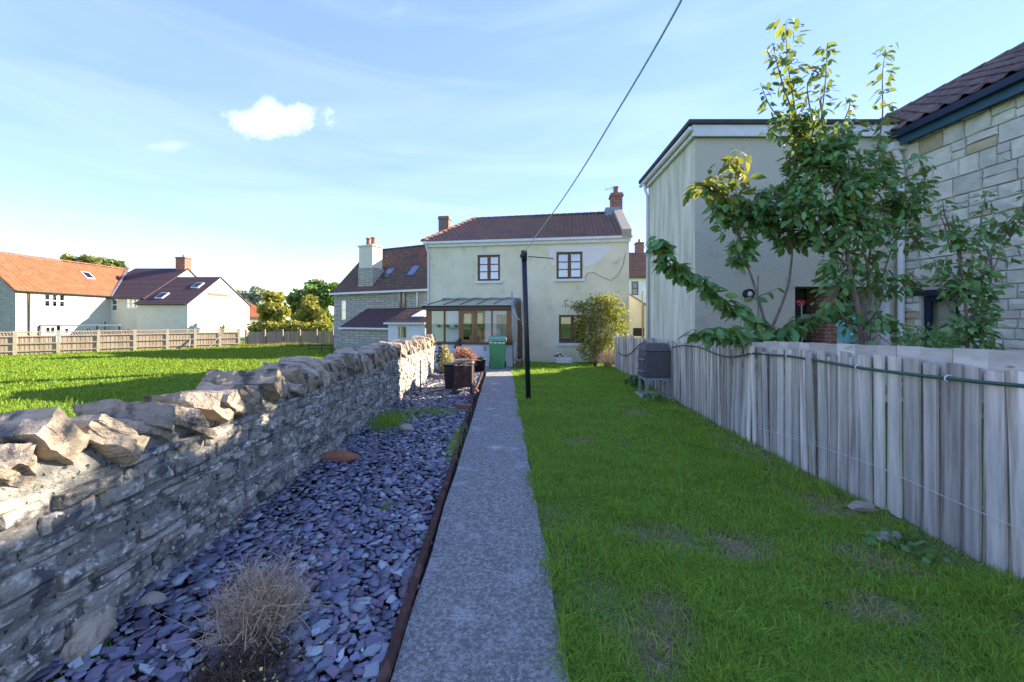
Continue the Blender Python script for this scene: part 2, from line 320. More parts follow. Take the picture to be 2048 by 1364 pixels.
def wall_open(fr, u0, u1, z0, z1, ops, depth=.18, v=0):
    """wall face with openings and reveals; ops = (u0,u1,z0,z1)"""
    mb = MB(); us = sorted({u0, u1, *[o[0] for o in ops], *[o[1] for o in ops]}); zs = sorted({z0, z1, *[o[2] for o in ops], *[o[3] for o in ops]})
    for i in range(len(us) - 1):
        for j in range(len(zs) - 1):
            cu = (us[i] + us[i + 1]) / 2; cz = (zs[j] + zs[j + 1]) / 2
            if any(o[0] < cu < o[1] and o[2] < cz < o[3] for o in ops): continue
            if not (u0 < cu < u1 and z0 < cz < z1): continue
            mb.quad(fr(us[i], v, zs[j]), fr(us[i + 1], v, zs[j]), fr(us[i + 1], v, zs[j + 1]), fr(us[i], v, zs[j + 1]))
    for a, b, c, d in ops:
        e = v + depth
        mb.quad(fr(a, v, c), fr(b, v, c), fr(b, e, c), fr(a, e, c)); mb.quad(fr(a, v, d), fr(a, e, d), fr(b, e, d), fr(b, v, d))
        mb.quad(fr(a, v, c), fr(a, e, c), fr(a, e, d), fr(a, v, d)); mb.quad(fr(b, v, c), fr(b, v, d), fr(b, e, d), fr(b, e, c))
    return mb
def window(fr, u0, u1, z0, z1, parent, cols=2, rows=3, frame='brown_frame', bar=.055, v=.06, sill=None, glass='glass', back='curtain', mid=None, thick=.05, name='window', gl=.024):
    g = MB(); fr.box(g, u0, u1, v, v + thick, z0, z0 + bar); fr.box(g, u0, u1, v, v + thick, z1 - bar, z1)
    fr.box(g, u0, u0 + bar, v, v + thick, z0 + bar, z1 - bar); fr.box(g, u1 - bar, u1, v, v + thick, z0 + bar, z1 - bar)
    cw = (u1 - u0) / cols
    for i in range(1, cols): fr.box(g, u0 + cw * i - (mid or bar) / 2, u0 + cw * i + (mid or bar) / 2, v, v + thick, z0 + bar, z1 - bar)
    win = g.build(name, frame, parent)
    hgt = (z1 - z0 - 2 * bar)
    for i in range(cols):
        a = u0 + cw * i + (bar if i == 0 else (mid or bar) / 2); b = u0 + cw * (i + 1) - (bar if i == cols - 1 else (mid or bar) / 2)
        for j in range(rows):
            c = z0 + bar + hgt * j / rows; d = z0 + bar + hgt * (j + 1) / rows
            q = MB(); k = gl / 2 * (1 if rows > 1 else 0)
            fr.box(q, a, b, v + .02, v + .026, c + (k if j else 0), d - (k if j < rows - 1 else 0)); q.build('pane', glass, win)
            if j and rows > 1:
                q = MB(); fr.box(q, a, b, v + .004, v + .04, c - k, c + k); q.build('glazing_bar', frame, win)
    if back:
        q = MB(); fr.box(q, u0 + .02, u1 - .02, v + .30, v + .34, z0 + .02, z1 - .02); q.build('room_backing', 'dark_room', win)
        if back == 'curtain':
            for s0, s1 in ((0, .34), (.62, 1)):
                q = MB(); n = 7; aa = u0 + .05 + (u1 - u0 - .1) * s0; bb = u0 + .05 + (u1 - u0 - .1) * s1
                for i in range(n):
                    x0 = aa + (bb - aa) * i / n; x1 = aa + (bb - aa) * (i + 1) / n; d0 = .14 + .03 * (i % 2); d1 = .14 + .03 * ((i + 1) % 2)
                    q.quad(fr(x0, v + d0, z0 + .04), fr(x1, v + d1, z0 + .04), fr(x1, v + d1, z1 - .04), fr(x0, v + d0, z1 - .04))
                q.build('curtain', 'curtain', win)
    if sill:
        q = MB(); fr.box(q, u0 - .09, u1 + .09, -.07, v + .02, z0 - sill, z0 - .003); q.build('sill', 'white_paint', win)
    return win
def tile_roof(p0, eu, ev, lu, lv, roll=.15, course=.3, amp=.03, lift=.025, clip=None, ns=4):
    mb = MB(); nu = max(1, round(lu / roll)); nv = max(1, round(lv / course)); p0 = Vector(p0); eu = Vector(eu).normalized(); ev = Vector(ev).normalized(); nn = eu.cross(ev).normalized()
    if nn.z < 0: nn = -nn
    prof = [(max(0, math.sin(2 * math.pi * k / ns)) if ns > 2 else 0) for k in range(ns)]
    prof = [amp * (0.5 - 0.5 * math.cos(2 * math.pi * k / ns)) ** 1.4 for k in range(ns)]
    hu = []
    for i in range(nu):
        hu += [((i + k / ns) * lu / nu, prof[k]) for k in range(ns)]
    hu.append((lu, 0)); m = len(hu)
    for j in range(nv):
        a = lv * j / nv; b = lv * (j + 1) / nv
        jit = rnd.uniform(-.004, .004)
        row = [p0 + eu * uu + ev * (a - .02) + nn * (h + lift + jit) for uu, h in hu] + [p0 + eu * uu + ev * b + nn * (h + jit) for uu, h in hu] + [p0 + eu * uu + ev * (a - .02) + nn * (h - .012) for uu, h in hu]
        fs = []
        for i in range(m - 1):
            if clip and not clip((hu[i][0] + hu[i + 1][0]) / 2, (a + b) / 2): continue
            fs.append((i, i + 1, m + i + 1, m + i)); fs.append((2 * m + i, 2 * m + i + 1, i + 1, i))
        mb.add(row, fs)
    return mb
# irregular stone variants in a unit box
def stone_mesh(seed, mat, n=8, front=.86, rough=.10):
    r = random.Random(seed); vs = []; fs = []
    ring = []
    for i in range(n):
        a = 2 * math.pi * i / n; cx, sy = math.cos(a), math.sin(a); k = max(abs(cx), abs(sy)); 
        x, z = cx / k * .5, sy / k * .5
        ring.append((x * (1 - r.uniform(0, rough * 2)), z * (1 - r.uniform(0, rough * 2))))
    for y, s_ in ((.5, 1), (-.15, 1), (-.5, front)):
        for i, (x, z) in enumerate(ring):
            q = s_ * (1 + (r.uniform(-.04, .04) if s_ != 1 else 0)); vs.append((x * q, y + (r.uniform(-.12, .22) if y == -.5 else 0), z * q))
    vs.append((r.uniform(-.1, .1), -.5 + r.uniform(-.2, .1), r.uniform(-.1, .1)))
    for k in range(2): fs += [(k * n + i, k * n + (i + 1) % n, (k + 1) * n + (i + 1) % n, (k + 1) * n + i) for i in range(n)]
    fs += [(2 * n + i, 2 * n + (i + 1) % n, 3 * n) for i in range(n)]
    me = bpy.data.meshes.new('stone'); me.from_pydata(vs, [], fs); me.materials.append(MAT[mat])
    b = bmesh.new(); b.from_mesh(me); bmesh.ops.recalc_face_normals(b, faces=b.faces); b.to_mesh(me); b.free()
    return me
def join_np(meshes_mtx):
    """join (mesh, matrix) pairs into vertex/triangle arrays"""
    V = []; T = []; k = 0; cache = {}
    for me, mx in meshes_mtx:
        if me.name not in cache:
            me.calc_loop_triangles(); cache[me.name] = (np.array([q.co[:] for q in me.vertices]), np.array([t.vertices[:] for t in me.loop_triangles]))
        vv, tt = cache[me.name]; mm_ = np.array(mx)
        V.append(vv @ mm_[:3, :3].T + mm_[:3, 3]); T.append(tt + k); k += len(vv)
    return np.concatenate(V), np.concatenate(T)
def blades(xyz, h, wd, lean=.4, bend=.5):
    n = len(xyz); az = nrg.uniform(0, 2 * np.pi, n); la = nrg.uniform(0, 2 * np.pi, n); ln = np.abs(nrg.normal(0, lean, n))
    side = np.stack([np.cos(az), np.sin(az), np.zeros(n)], 1) * (wd / 2)[:, None]
    lv = np.stack([np.cos(la), np.sin(la), np.zeros(n)], 1)
    up = np.array([0, 0, 1.])
    m_ = xyz + up * (h * .55)[:, None] + lv * (h * ln * .4)[:, None]
    t_ = xyz + up * (h * (1 - .25 * np.minimum(ln, 1.2)))[:, None] + lv * (h * ln * (.9 + bend))[:, None]
    V = np.stack([xyz - side, xyz + side, m_ - side * .75, m_ + side * .75, t_], 1).reshape(-1, 3)
    base = (np.arange(n) * 5)[:, None, None]
    T = (np.array([[0, 1, 3], [0, 3, 2], [2, 3, 4]])[None] + base).reshape(-1, 3)
    return V, T
#@@BODY
# ------------------------------------------------------------------ ground
def vnoise(x, y, s, seed=0):
    x = np.asarray(x) / s + seed * 17.3; y = np.asarray(y) / s - seed * 9.1
    xi = np.floor(x).astype(np.int64); yi = np.floor(y).astype(np.int64); fx = x - xi; fy = y - yi
    h = lambda a, b: (np.sin(a * 127.1 + b * 311.7 + seed * 74.7) * 43758.5453) % 1.0
    fx = fx * fx * (3 - 2 * fx); fy = fy * fy * (3 - 2 * fy)
    return (h(xi, yi) * (1 - fx) + h(xi + 1, yi) * fx) * (1 - fy) + (h(xi, yi + 1) * (1 - fx) + h(xi + 1, yi + 1) * fx) * fy
FZ = -.64
def sheet(name, x0, x1, y0, y1, z, mat, nx=1, ny=1, amp=0, s=.5):
    m = MB(); 
    vs = []; fs = []
    for j in range(ny + 1):
        for i in range(nx + 1):
            x = x0 + (x1 - x0) * i / nx; y = y0 + (y1 - y0) * j / ny
            vs.append((x, y, z + amp * noise.noise(Vector((x / s, y / s, 3.1)))))
    fs = [(j * (nx + 1) + i, j * (nx + 1) + i + 1, (j + 1) * (nx + 1) + i + 1, (j + 1) * (nx + 1) + i) for j in range(ny) for i in range(nx)]
    return struct(m.add(vs, fs).build(name, mat, smooth=amp > 0))
sheet('field', -700, 700, -200, 1500, FZ, 'field_soil')
m = MB(); m.hexa([(-2.35, -8, -.9), (26, -8, -.9), (26, 15.2, -.9), (-2.35, 15.2, -.9)], [(-2.35, -8, -.03), (26, -8, -.03), (26, 15.2, -.03), (-2.35, 15.2, -.03)])
struct(m.build('garden_terrace', 'lawn_soil'))
PL, PR = -.49, .288
def fence_x(y): return float(np.interp(y, (-9, 3.5, 5.5, 8.4, 13.5), (3.17, 3.17, 3.25, 3.47, 3.77)))
lawn = sheet('lawn', PR - .02, 3.9, -3, 15.1, .0, 'lawn_soil', 40, 120, .03, .35)
# concrete path with ragged edges
m = MB(); vs = []; fs = []; ny = 150
for j in range(ny + 1):
    y = -3 + 16.2 * j / ny
    a = PL + .02 * noise.noise(Vector((y * 1.3, 0, 0))); b = PR + .03 * noise.noise(Vector((y * 1.7, 5, 0))) + .012 * noise.noise(Vector((y * 7, 9, 0)))
    vs += [(a, y, -.05), (a, y, .030), ((a + b) / 2, y, .036), (b, y, .028), (b, y, -.05)]
for j in range(ny):
    fs += [(j * 5 + k, j * 5 + k + 1, j * 5 + k + 6, j * 5 + k + 5) for k in range(4)]
struct(m.add(vs, fs).build('path', 'concrete'))
sheet('slate_bed', -2.06, PL + .01, -3, 12.3, -.012, 'bed_soil', 12, 80, .02, .5)
bed = [o for o in C.objects if o.name == 'slate_bed'][0]
m = MB(); m.hexa([(-2.3, 12.25, -.06), (.9, 12.25, -.06), (.9, 15.1, -.06), (-2.3, 15.1, -.06)], [(-2.3, 12.25, .022), (.9, 12.25, .022), (.9, 15.1, .022), (-2.3, 15.1, .022)])
struct(m.build('patio', 'patio'))

# ------------------------------------------------------------------ slate chips
def chip_mesh(seed, mat):
    r = random.Random(seed); n = r.choice((4, 5, 5, 6)); ring = []
    ax = r.uniform(.5, .9)
    for i in range(n):
        a = 2 * math.pi * (i + r.uniform(-.3, .3)) / n; k = r.uniform(.38, .60); ring.append((math.cos(a) * k, math.sin(a) * k * ax))
    t = r.uniform(.10, .2); vs = [(x, y, 0) for x, y in ring] + [(x * .95, y * .95, t * r.uniform(.8, 1.15)) for x, y in ring]
    fs = [tuple(range(n))[::-1], tuple(range(n, 2 * n))] + [(i, (i + 1) % n, n + (i + 1) % n, n + i) for i in range(n)]
    me = bpy.data.meshes.new('slate_chip'); me.from_pydata(vs, [], fs); me.materials.append(MAT[mat]); return me
chips = [chip_mesh(100 + i, 'slate') for i in range(14)]; chips_o = [chip_mesh(100 + i, 'slate_obj') for i in range(14)]; chips_p = [chip_mesh(200 + i, 'slate_pale') for i in range(4)]; chips_l = [chip_mesh(220 + i, 'slate_plum') for i in range(5)]; chips_g = [chip_mesh(230 + i, 'slate_grey') for i in range(5)]
lst = []
for y0, y1, cell, smin, smax in ((.6, 3.2, .040, .034, .115), (3.2, 6.2, .048, .04, .115), (6.2, 12.3, .066, .06, .125)):
    for layer in range(2):
        y = y0
        while y < y1:
            x = -2.03
            while x < PL - .05 - .012 * max(0, y - 2):
                px, py = x + rnd.uniform(-.5, .5) * cell, y + rnd.uniform(-.5, .5) * cell
                if not (layer == 0 and rnd.random() < .25):
                    s_ = smin + (smax - smin) * rnd.random() ** 1.8 * (1 if rnd.random() > .04 else 1.3)
                    near_wall = max(0, (-1.8 - px)) * .25
                    mx = Matrix.Translation((px, py, .004 + .017 * layer + rnd.uniform(0, .012) + near_wall)) @ Euler((rnd.gauss(0, .16), rnd.gauss(0, .16) + (.25 if px < -1.9 else 0), rnd.uniform(0, 6.28))).to_matrix().to_4x4() @ Matrix.Diagonal((s_, s_, s_ * .55, 1))
                    lst.append((py, layer, rnd.randrange(14), mx))
                x += cell * (1.0 if layer else 1.15)
            y += cell * (1.0 if layer else 1.15)
vis = sorted([q for q in lst if q[1] == 1 and 1.76 <= q[0] and q[3].translation.x > -q[0] * 1.27], key=lambda q: q[0])
rnd.shuffle(vis[:500]); chosen = set(id(q) for q in vis[:300])
for q in vis[:300]:
    z_ = rnd.random(); me = chips_p[q[2] % 4] if z_ < .07 else chips_l[q[2] % 5] if z_ < .27 else chips_g[q[2] % 5] if z_ < .42 else chips_o[q[2]]
    inst('slate_chip', me, q[3], bed)
rest = [q for q in lst if id(q) not in chosen]; kk = nrg.random(len(rest))
for lo_, hi_, ms, mt in ((0, .6, chips, 'slate'), (.6, .82, chips_l, 'slate_plum'), (.82, 1.1, chips_g, 'slate_grey')):
    V, T = join_np([(ms[q[2] % len(ms)], q[3]) for q, z_ in zip(rest, kk) if lo_ <= z_ < hi_]); np_mesh('slate_chips', V, T, mt, bed)
# a scatter of paler chips through the rest of the bed
pl = []
for i in range(170):
    y = 2.4 + 9 * rnd.random() ** 1.3; s_ = rnd.uniform(.03, .065)
    pl.append((chips_p[i % 4], Matrix.Translation((rnd.uniform(-1.98, PL - .1 - .012 * y), y, .034)) @ Euler((rnd.gauss(0, .15), rnd.gauss(0, .15), rnd.uniform(0, 6.3))).to_matrix().to_4x4() @ Matrix.Diagonal((s_, s_, s_, 1))))
for i in range(46):
    y = 1.5 + 8 * rnd.random() ** 1.4; s_ = rnd.uniform(.012, .035); x_ = PL + .04 + (PR - PL - .06) * rnd.random() ** 2.2
    pl.append((chips_p[i % 4], Matrix.Translation((x_, y, .037)) @ Euler((rnd.gauss(0, .08), rnd.gauss(0, .08), rnd.uniform(0, 6.3))).to_matrix().to_4x4() @ Matrix.Diagonal((s_, s_, s_ * .6, 1))))
V, T = join_np(pl); np_mesh('pale_chips', V, T, 'slate_pale', bed)

# ------------------------------------------------------------------ garden wall
WY0, WY1, WT = -2.0, 11.9, .845
gw = thing('garden_wall', (-2.2, 5, 0), 'rough rubble stone wall with leaning coping stones beside the slate bed', 'wall')
m = MB(); ny = 200; nz = 14; vs = []; fs = []
for j in range(ny + 1):
    y = WY0 + (WY1 - WY0) * j / ny
    for k in range(nz + 1):
        z = -.1 + (WT + .1) * k / nz
        vs.append((-2.028 + .022 * noise.noise(Vector((y * 4.5, z * 7, 0))) + .014 * noise.noise(Vector((y * 13, z * 16, 4))) + .012 * (1 - z), y, z))
for j in range(ny): fs += [(j * (nz + 1) + k, (j + 1) * (nz + 1) + k, (j + 1) * (nz + 1) + k + 1, j * (nz + 1) + k + 1) for k in range(nz)]
m.add(vs, fs); m.hexa([(-2.42, WY0, -.7), (-2.05, WY0, -.7), (-2.05, WY1, -.7), (-2.42, WY1, -.7)], [(-2.42, WY0, WT), (-2.05, WY0, WT), (-2.05, WY1, WT), (-2.42, WY1, WT)])
m.build('mortar_core', 'mortar', gw)
rub = [stone_mesh(300 + i, 'rubble', 8, .9, .07) for i in range(14)]
lst = []; z = .0
while z < WT - .03:
    h = rnd.uniform(.035, .10); h = min(h, WT - z); y = WY0 + rnd.uniform(0, .15)
    while y < WY1 - .03:
        l_ = rnd.uniform(.10, .42); l_ = min(l_, WY1 - y)
        if l_ < .06: break
        zz = z + rnd.uniform(-.012, .012)
        if rnd.random() > .06:
            mx = Matrix.Translation((-2.034 + rnd.gauss(0, .009) + .012 * (1 - zz), y + l_ / 2, zz + h / 2)) @ Euler((rnd.gauss(0, .05), 0, R(90) + rnd.gauss(0, .03))).to_matrix().to_4x4() @ Matrix.Diagonal((l_ * 1.0, .055, h * 1.02, 1))
            lst.append((y + l_ / 2, rnd.randrange(14), mx))
        y += l_ + rnd.uniform(.0, .012)
    z += h + .004
vis = sorted([q for q in lst if q[0] > 1.52], key=lambda q: q[0]); chosen = set(id(q) for q in vis[:300])
for q in vis[:300]: inst('stone', rub[q[1]], q[2], gw)
V, T = join_np([(rub[q[1]], q[2]) for q in lst if id(q) not in chosen]); np_mesh('far_stones', V, T, 'rubble', gw)
def slab_mesh(seed, big):
    r = random.Random(seed); b = bmesh.new(); bmesh.ops.create_cube(b, size=1)
    bmesh.ops.subdivide_edges(b, edges=b.edges[:], cuts=9 if big else 4, use_grid_fill=True)
    off = Vector((r.uniform(0, 50), r.uniform(0, 50), r.uniform(0, 50)))
    dim = Vector((.50, .15, .43)) if big else Vector((.46, .115, .33))
    tx = r.uniform(-.22, .22); tz = r.uniform(.05, .35); cut = [(Vector((r.gauss(0, 1), r.gauss(0, .5), r.gauss(0, 1))).normalized(), r.uniform(.50, .62)) for _ in range(6)]
    for q in b.verts:
        c = q.co.copy()
        for n_, d_ in cut:                      # knapped corners
            e = c.dot(n_) - d_ * .82
            if e > 0: c -= n_ * e
        c.z += tx * c.x * .5; c.y *= 1 - tz * (c.z + .5)
        c = Vector((c.x * dim.x, c.y * dim.y, c.z * dim.z))
        c += noise.noise_vector(c * 5 + off) * .022 + noise.noise_vector(c * 14 + off) * .012 + noise.noise_vector(c * 34 + off) * (.007 if big else .003)
        c.y += .008 * math.sin(c.y * 160 + 4 * noise.noise(c * 6 + off))
        q.co = c
    me = bpy.data.meshes.new('coping_stone'); b.to_mesh(me); b.free(); me.materials.append(MAT['coping']); return me
slabs_b = [slab_mesh(400 + i, True) for i in range(9)]; slabs = [slab_mesh(450 + i, False) for i in range(12)]
y = WY0 + .1; i = 0
while y < WY1 - .02:
    big = y < 3.9
    st = rnd.uniform(.14, .23) if big else rnd.uniform(.10, .155)
    th = (rnd.uniform(.11, .19) if big else st * .98) ; hh = rnd.uniform(.29, .43) if big else rnd.uniform(.29, .36); ln = rnd.uniform(.46, .58) if big else rnd.uniform(.42, .50)
    lean = rnd.uniform(.78, 1.08) if big else rnd.uniform(.45, .7)
    zc = WT + .5 * hh * math.cos(lean) + .3 * th * math.sin(lean) - .02
    mx = Matrix.Translation((-2.225 + rnd.uniform(-.03, .03), y, zc)) @ Euler((lean, rnd.gauss(0, .07), rnd.gauss(0, .13 if big else .07))).to_matrix().to_4x4() @ (Matrix.Diagonal((ln / .5, th / .15, hh / .43, 1)) if big else Matrix.Diagonal((ln / .46, th / .115, hh / .33, 1)))
    inst('coping_stone', (slabs_b[i % 9] if big else slabs[i % 12]), mx, gw)
    y += st; i += 1
# mortar bed under the coping
m = MB(); m.tube([(-2.16 + .015 * math.sin(q * 3.1), WY0 + (WY1 - WY0) * q / 60, WT + .03 + .012 * math.sin(q * 1.7)) for q in range(61)], [.115 + .015 * noise.noise(Vector((q * .9, 0, 0))) for q in range(61)], 8)
m.build('coping_bed', 'mortar', gw, True)

# ------------------------------------------------------------------ grass
def grass_patch(name, n, x0, x1, y0, y1, z, power, h0, h1, w0, wk, mat, keep=None, parent=None, lean=.45, zf=None):
    t = nrg.random(n); p = 1 - power
    y = (t * (y1 ** p - y0 ** p) + y0 ** p) ** (1 / p) if abs(p) > 1e-6 else y0 * (y1 / y0) ** t
    x = nrg.uniform(0, 1, n) * (x1 - x0) + x0
    k = np.ones(n, bool) if keep is None else keep(x, y)
    x, y = x[k], y[k]; n = len(x)
    hn = vnoise(x, y, .45, 2) * .6 + vnoise(x, y, .13, 3) * .4
    h = (h0 + (h1 - h0) * hn ** 1.6) * nrg.uniform(.6, 1.25, n)
    zz = np.full(n, z) if zf is None else zf(x, y)
    V, T = blades(np.stack([x, y, zz], 1), h, (w0 + wk * y) * nrg.uniform(.6, 1.3, n), lean)
    return np_mesh(name, V, T, mat, parent)
BARE = [(1.17, 2.95, .34, .22), (1.66, 2.83, .22, .26), (2.5, 2.62, .38, .2), (.72, 1.95, .3, .2), (2.05, 2.2, .3, .12), (2.75, 3.45, .28, .35), (2.9, 5.0, .22, .8), (1.05, 5.3, .25, .2), (.9, 2.2, .2, .15), (2.8, 2.0, .3, .2), (2.2, 6.8, .4, .25)]
def bare(x, y):
    d = np.full(len(x), 9.)
    for a, b, c_, e in BARE: d = np.minimum(d, ((x - a) / c_) ** 2 + ((y - b) / e) ** 2)
    d = d + (vnoise(x, y, .12, 7) - .5) * 1.4
    return np.clip(1.25 - d, 0, 1)
def fx_arr(y): return np.interp(y, (-9, 3.5, 5.5, 8.4, 13.5), (3.17, 3.17, 3.25, 3.47, 3.77))
def pr_arr(y): return PR + .03 * np.sin(y * 3.3) + .02 * np.sin(y * 9.1)
def keep_lawn(x, y):
    b = bare(x, y); dens = .35 + .65 * vnoise(x, y, .6, 5)
    edge = np.clip((fx_arr(y) - .04 - x) / .25, 0.25, 1)
    return (x > pr_arr(y) - .01 - .05 * (vnoise(x, y, .35, 31) > .6)) & (x < fx_arr(y) - .02) & (nrg.random(len(x)) < (1 - .80 * b) * dens * edge)
grass_patch('lawn_grass', 330000, .25, 3.8, .9, 14.9, .0, 1.15, .022, .135, .0026, .0013, 'grass', keep_lawn, lawn, .85)
for k, (bx_, by_, ra_, rb_) in enumerate(BARE):
    m = MB(); n = 22; vs = [(bx_, by_, .012)]
    for i in range(n):
        a = 2 * math.pi * i / n; q = .6 + .7 * noise.noise(Vector((math.cos(a) * 2 + k * 5, math.sin(a) * 2, k))); vs.append((min(bx_ + ra_ * q * math.cos(a), fence_x(by_) - .03), by_ + rb_ * q * math.sin(a), -.008))
    m.add(vs, [(0, i + 1, (i + 1) % n + 1) for i in range(n)]).build('bare_patch', 'bare_soil', lawn, True)
def keep_straw(x, y):
    b = bare(x, y); ed = np.exp(-np.abs(x - PR - .05) / .06) * .35 * (vnoise(x, y, .7, 8) > .45) + np.exp(-(fx_arr(y) - x) / .16) * .5
    return (x > pr_arr(y) - .01) & (x < fx_arr(y) - .02) & (nrg.random(len(x)) < np.clip(.06 + .25 * (vnoise(x, y, .5, 21) > .62) + b * .95 + ed, 0, 1))
grass_patch('light_grass', 110000, .25, 3.8, .9, 14.9, .0, 1.15, .02, .10, .0026, .0013, 'grass_light', lambda x, y: keep_lawn(x, y) & (nrg.random(len(x)) < np.clip((vnoise(x, y, .55, 12) * .6 + vnoise(x, y, 1.6, 13) * .6 - .36) * 2.4, .08, 1)), lawn, .55)
grass_patch('dead_grass', 150000, .25, 3.8, 1.0, 10, .004, 1.15, .012, .05, .0020, .0010, 'straw', keep_straw, lawn, 1.1)
def keep_field(x, y): return (x < -2.45) & (x > -1.6 * y - 2)
fld = [o for o in C.objects if o.name == 'field'][0]
grass_patch('field_grass', 260000, -42, -2.4, 2.2, 36, FZ, .55, .05, .16, .008, .0022, 'field_grass', keep_field, fld, .45)
def keep_tall(x, y): return (x < -2.6) & (x > -1.5 * y) & (vnoise(x, y, 1.8, 4) > .72)
grass_patch('tall_grass', 14000, -42, -2.4, 4, 34, FZ, .6, .14, .3, .006, .0015, 'field_grass', keep_tall, fld, .3)

# ------------------------------------------------------------------ picket fence
fence = thing('picket_fence', (3.2, 5, 0), 'weathered grey timber board fence running along the lawn edge', 'fence')
def picket_mesh(seed):
    r = random.Random(seed); m = MB(); wdt = .5; vs = []; fs = []; nz = 8
    for k in range(nz + 1):
        z = k / nz; bow = .02 * noise.noise(Vector((z * 2, seed, 0))); cut = .0 if k < nz else 1
        pr = [(-wdt, 0), (-wdt, -.25), (-.46, -.35), (.46, -1.0), (wdt, -.92), (wdt, 0)]
        for q, (a, b) in enumerate(pr): vs.append((a + bow + .012 * r.uniform(-1, 1), b, z + (r.uniform(-.004, .004) if cut else 0)))
    n = 6
    for k in range(nz): fs += [(k * n + i, k * n + (i + 1) % n, (k + 1) * n + (i + 1) % n, (k + 1) * n + i) for i in range(n)]
    fs += [tuple(range(n))[::-1], tuple(range(nz * n, nz * n + n))]
    me = bpy.data.meshes.new('picket'); me.from_pydata(vs, [], fs); me.materials.append(MAT['fence_wood'])
    b = bmesh.new(); b.from_mesh(me); bmesh.ops.recalc_face_normals(b, faces=b.faces); b.to_mesh(me); b.free(); return me
pk = [picket_mesh(500 + i) for i in range(8)]
def top_z(y): return float(np.interp(y, (1, 2.5, 3.4, 5.2, 8.4, 13.5), (1.27, 1.28, 1.29, 1.25, 1.16, 1.06)))
y = .2; i = 0
while y < 13.55:
    far = y > 5.6
    wd = rnd.uniform(.092, .112) if not far else rnd.uniform(.07, .09)
    th = .024 if not far else .03
    if 5.22 < y < 5.30: y += .03
    tilt = rnd.gauss(0, .012) + (.03 if 5.0 < y < 5.7 else 0) * (1 if y < 5.25 else -1)
    hgt = top_z(y) + rnd.uniform(-.02, .02) - (.05 if rnd.random() < .08 else 0)
    z0 = rnd.choice((0, 0, 0, .01, .03)) + (.06 if 3.05 < y < 3.45 else 0) - .03
    ang = math.atan2(fence_x(y + .2) - fence_x(y - .2), .4)
    # local x -> -Y (so that the thick edge faces the camera side), local y(-) -> towards the lawn
    mx = Matrix.Translation((fence_x(y) + rnd.uniform(-.006, .006), y, z0)) @ Euler((0, 0, -ang)).to_matrix().to_4x4() @ Euler((tilt, rnd.gauss(0, .006), R(-90) + rnd.gauss(.03, .03))).to_matrix().to_4x4() @ Matrix.Diagonal((wd * .96, th, hgt - z0, 1))
    inst('picket', pk[i % 8], mx, fence)
    gap = rnd.uniform(.022, .034) if not far else rnd.uniform(.012, .022)
    mx2 = Matrix.Translation((fence_x(y) + .016, y + wd / 2 + gap / 2, z0)) @ Euler((rnd.gauss(0, .006), 0, R(-90) - ang)).to_matrix().to_4x4() @ Matrix.Diagonal((gap + .03, .016, hgt - z0 - rnd.uniform(0, .03), 1))
    if not 5.2 < y < 5.35: inst('picket', pk[(i + 3) % 8], mx2, fence)
    y += wd + gap; i += 1
    if 8.9 < y < 9.0: y = 9.0
for z in (.25, .95):
    m = MB(); pts = [(fence_x(q) + .045, q, z * top_z(q) / 1.25) for q in np.linspace(.1, 13.6, 28)]
    for a, b in zip(pts[:-1], pts[1:]):
        m.hexa([(a[0], a[1], a[2]), (a[0] + .04, a[1], a[2]), (b[0] + .04, b[1], b[2]), (b[0], b[1], b[2])], [(a[0], a[1], a[2] + .08), (a[0] + .04, a[1], a[2] + .08), (b[0] + .04, b[1], b[2] + .08), (b[0], b[1], b[2] + .08)])
    m.build('rail', 'fence_wood', fence)
for q in (.4, 2.3, 4.2, 6.1, 8.0, 9.9, 11.8, 13.6):
    m = MB(); m.box((fence_x(q) + .13, q, .55), (.09, .09, 1.2)); m.build('post', 'fence_wood', fence)
# paler boards fixed behind the top
y = -.3; i = 0
while y < 5.6:
    wd = rnd.uniform(.13, .24); za = float(np.interp(y, (1, 2.43, 5.5), (1.42, 1.408, 1.325))) + rnd.uniform(-.004, .004) - (rnd.uniform(0, .03) if y > 4.9 else 0)
    x_ = fence_x(y) + .040 + .006 * (i % 2); m = MB()
    m.hexa([(x_, y, za - .22), (x_ + .03, y, za - .22), (x_ + .03, y + wd, za - .22), (x_, y + wd, za - .22)], [(x_, y, za + rnd.uniform(-.003, .003)), (x_ + .03, y, za), (x_ + .03, y + wd, za - .004), (x_, y + wd, za - .004 + rnd.uniform(-.003, .003))])
    m.build('top_board', 'rail_wood', fence); y += wd + .002; i += 1
# green hose hung along the fence
def on_fence(x, y_px, off=.045):
    Y = 5.
    for _ in range(12): Y = F * (fence_x(Y) - off) / (x - CX)
    return P(x, y_px, Y)
hp = [(2260, 800), (2160, 785), (2048, 772), (1970, 765), (1895, 757), (1800, 746), (1715, 735), (1640, 722), (1575, 712), (1540, 710), (1505, 707), (1470, 713), (1445, 712), (1420, 703), (1398, 694), (1380, 692), (1362, 691), (1345, 695)]
pts = [on_fence(*q) for q in hp]
def smooth_pts(pts, k=4):
    o = []
    for i in range(len(pts) - 1):
        p0 = pts[max(i - 1, 0)]; p1 = pts[i]; p2 = pts[i + 1]; p3 = pts[min(i + 2, len(pts) - 1)]
        for j in range(k):
            t = j / k; o.append(.5 * ((2 * p1) + (p2 - p0) * t + (2 * p0 - 5 * p1 + 4 * p2 - p3) * t * t + (3 * p1 - p0 - 3 * p2 + p3) * t ** 3))
    return o + [pts[-1]]
hose = thing('garden_hose', pts[5], 'dark green garden hose clipped along the grey board fence', 'hose')
MB().tube(smooth_pts(pts), .0125, 8).build('hose_tube', 'hose', hose, True)
far = [on_fence(1292, 683), on_fence(1278, 690), on_fence(1262, 706), on_fence(1248, 711), on_fence(1236, 704)]
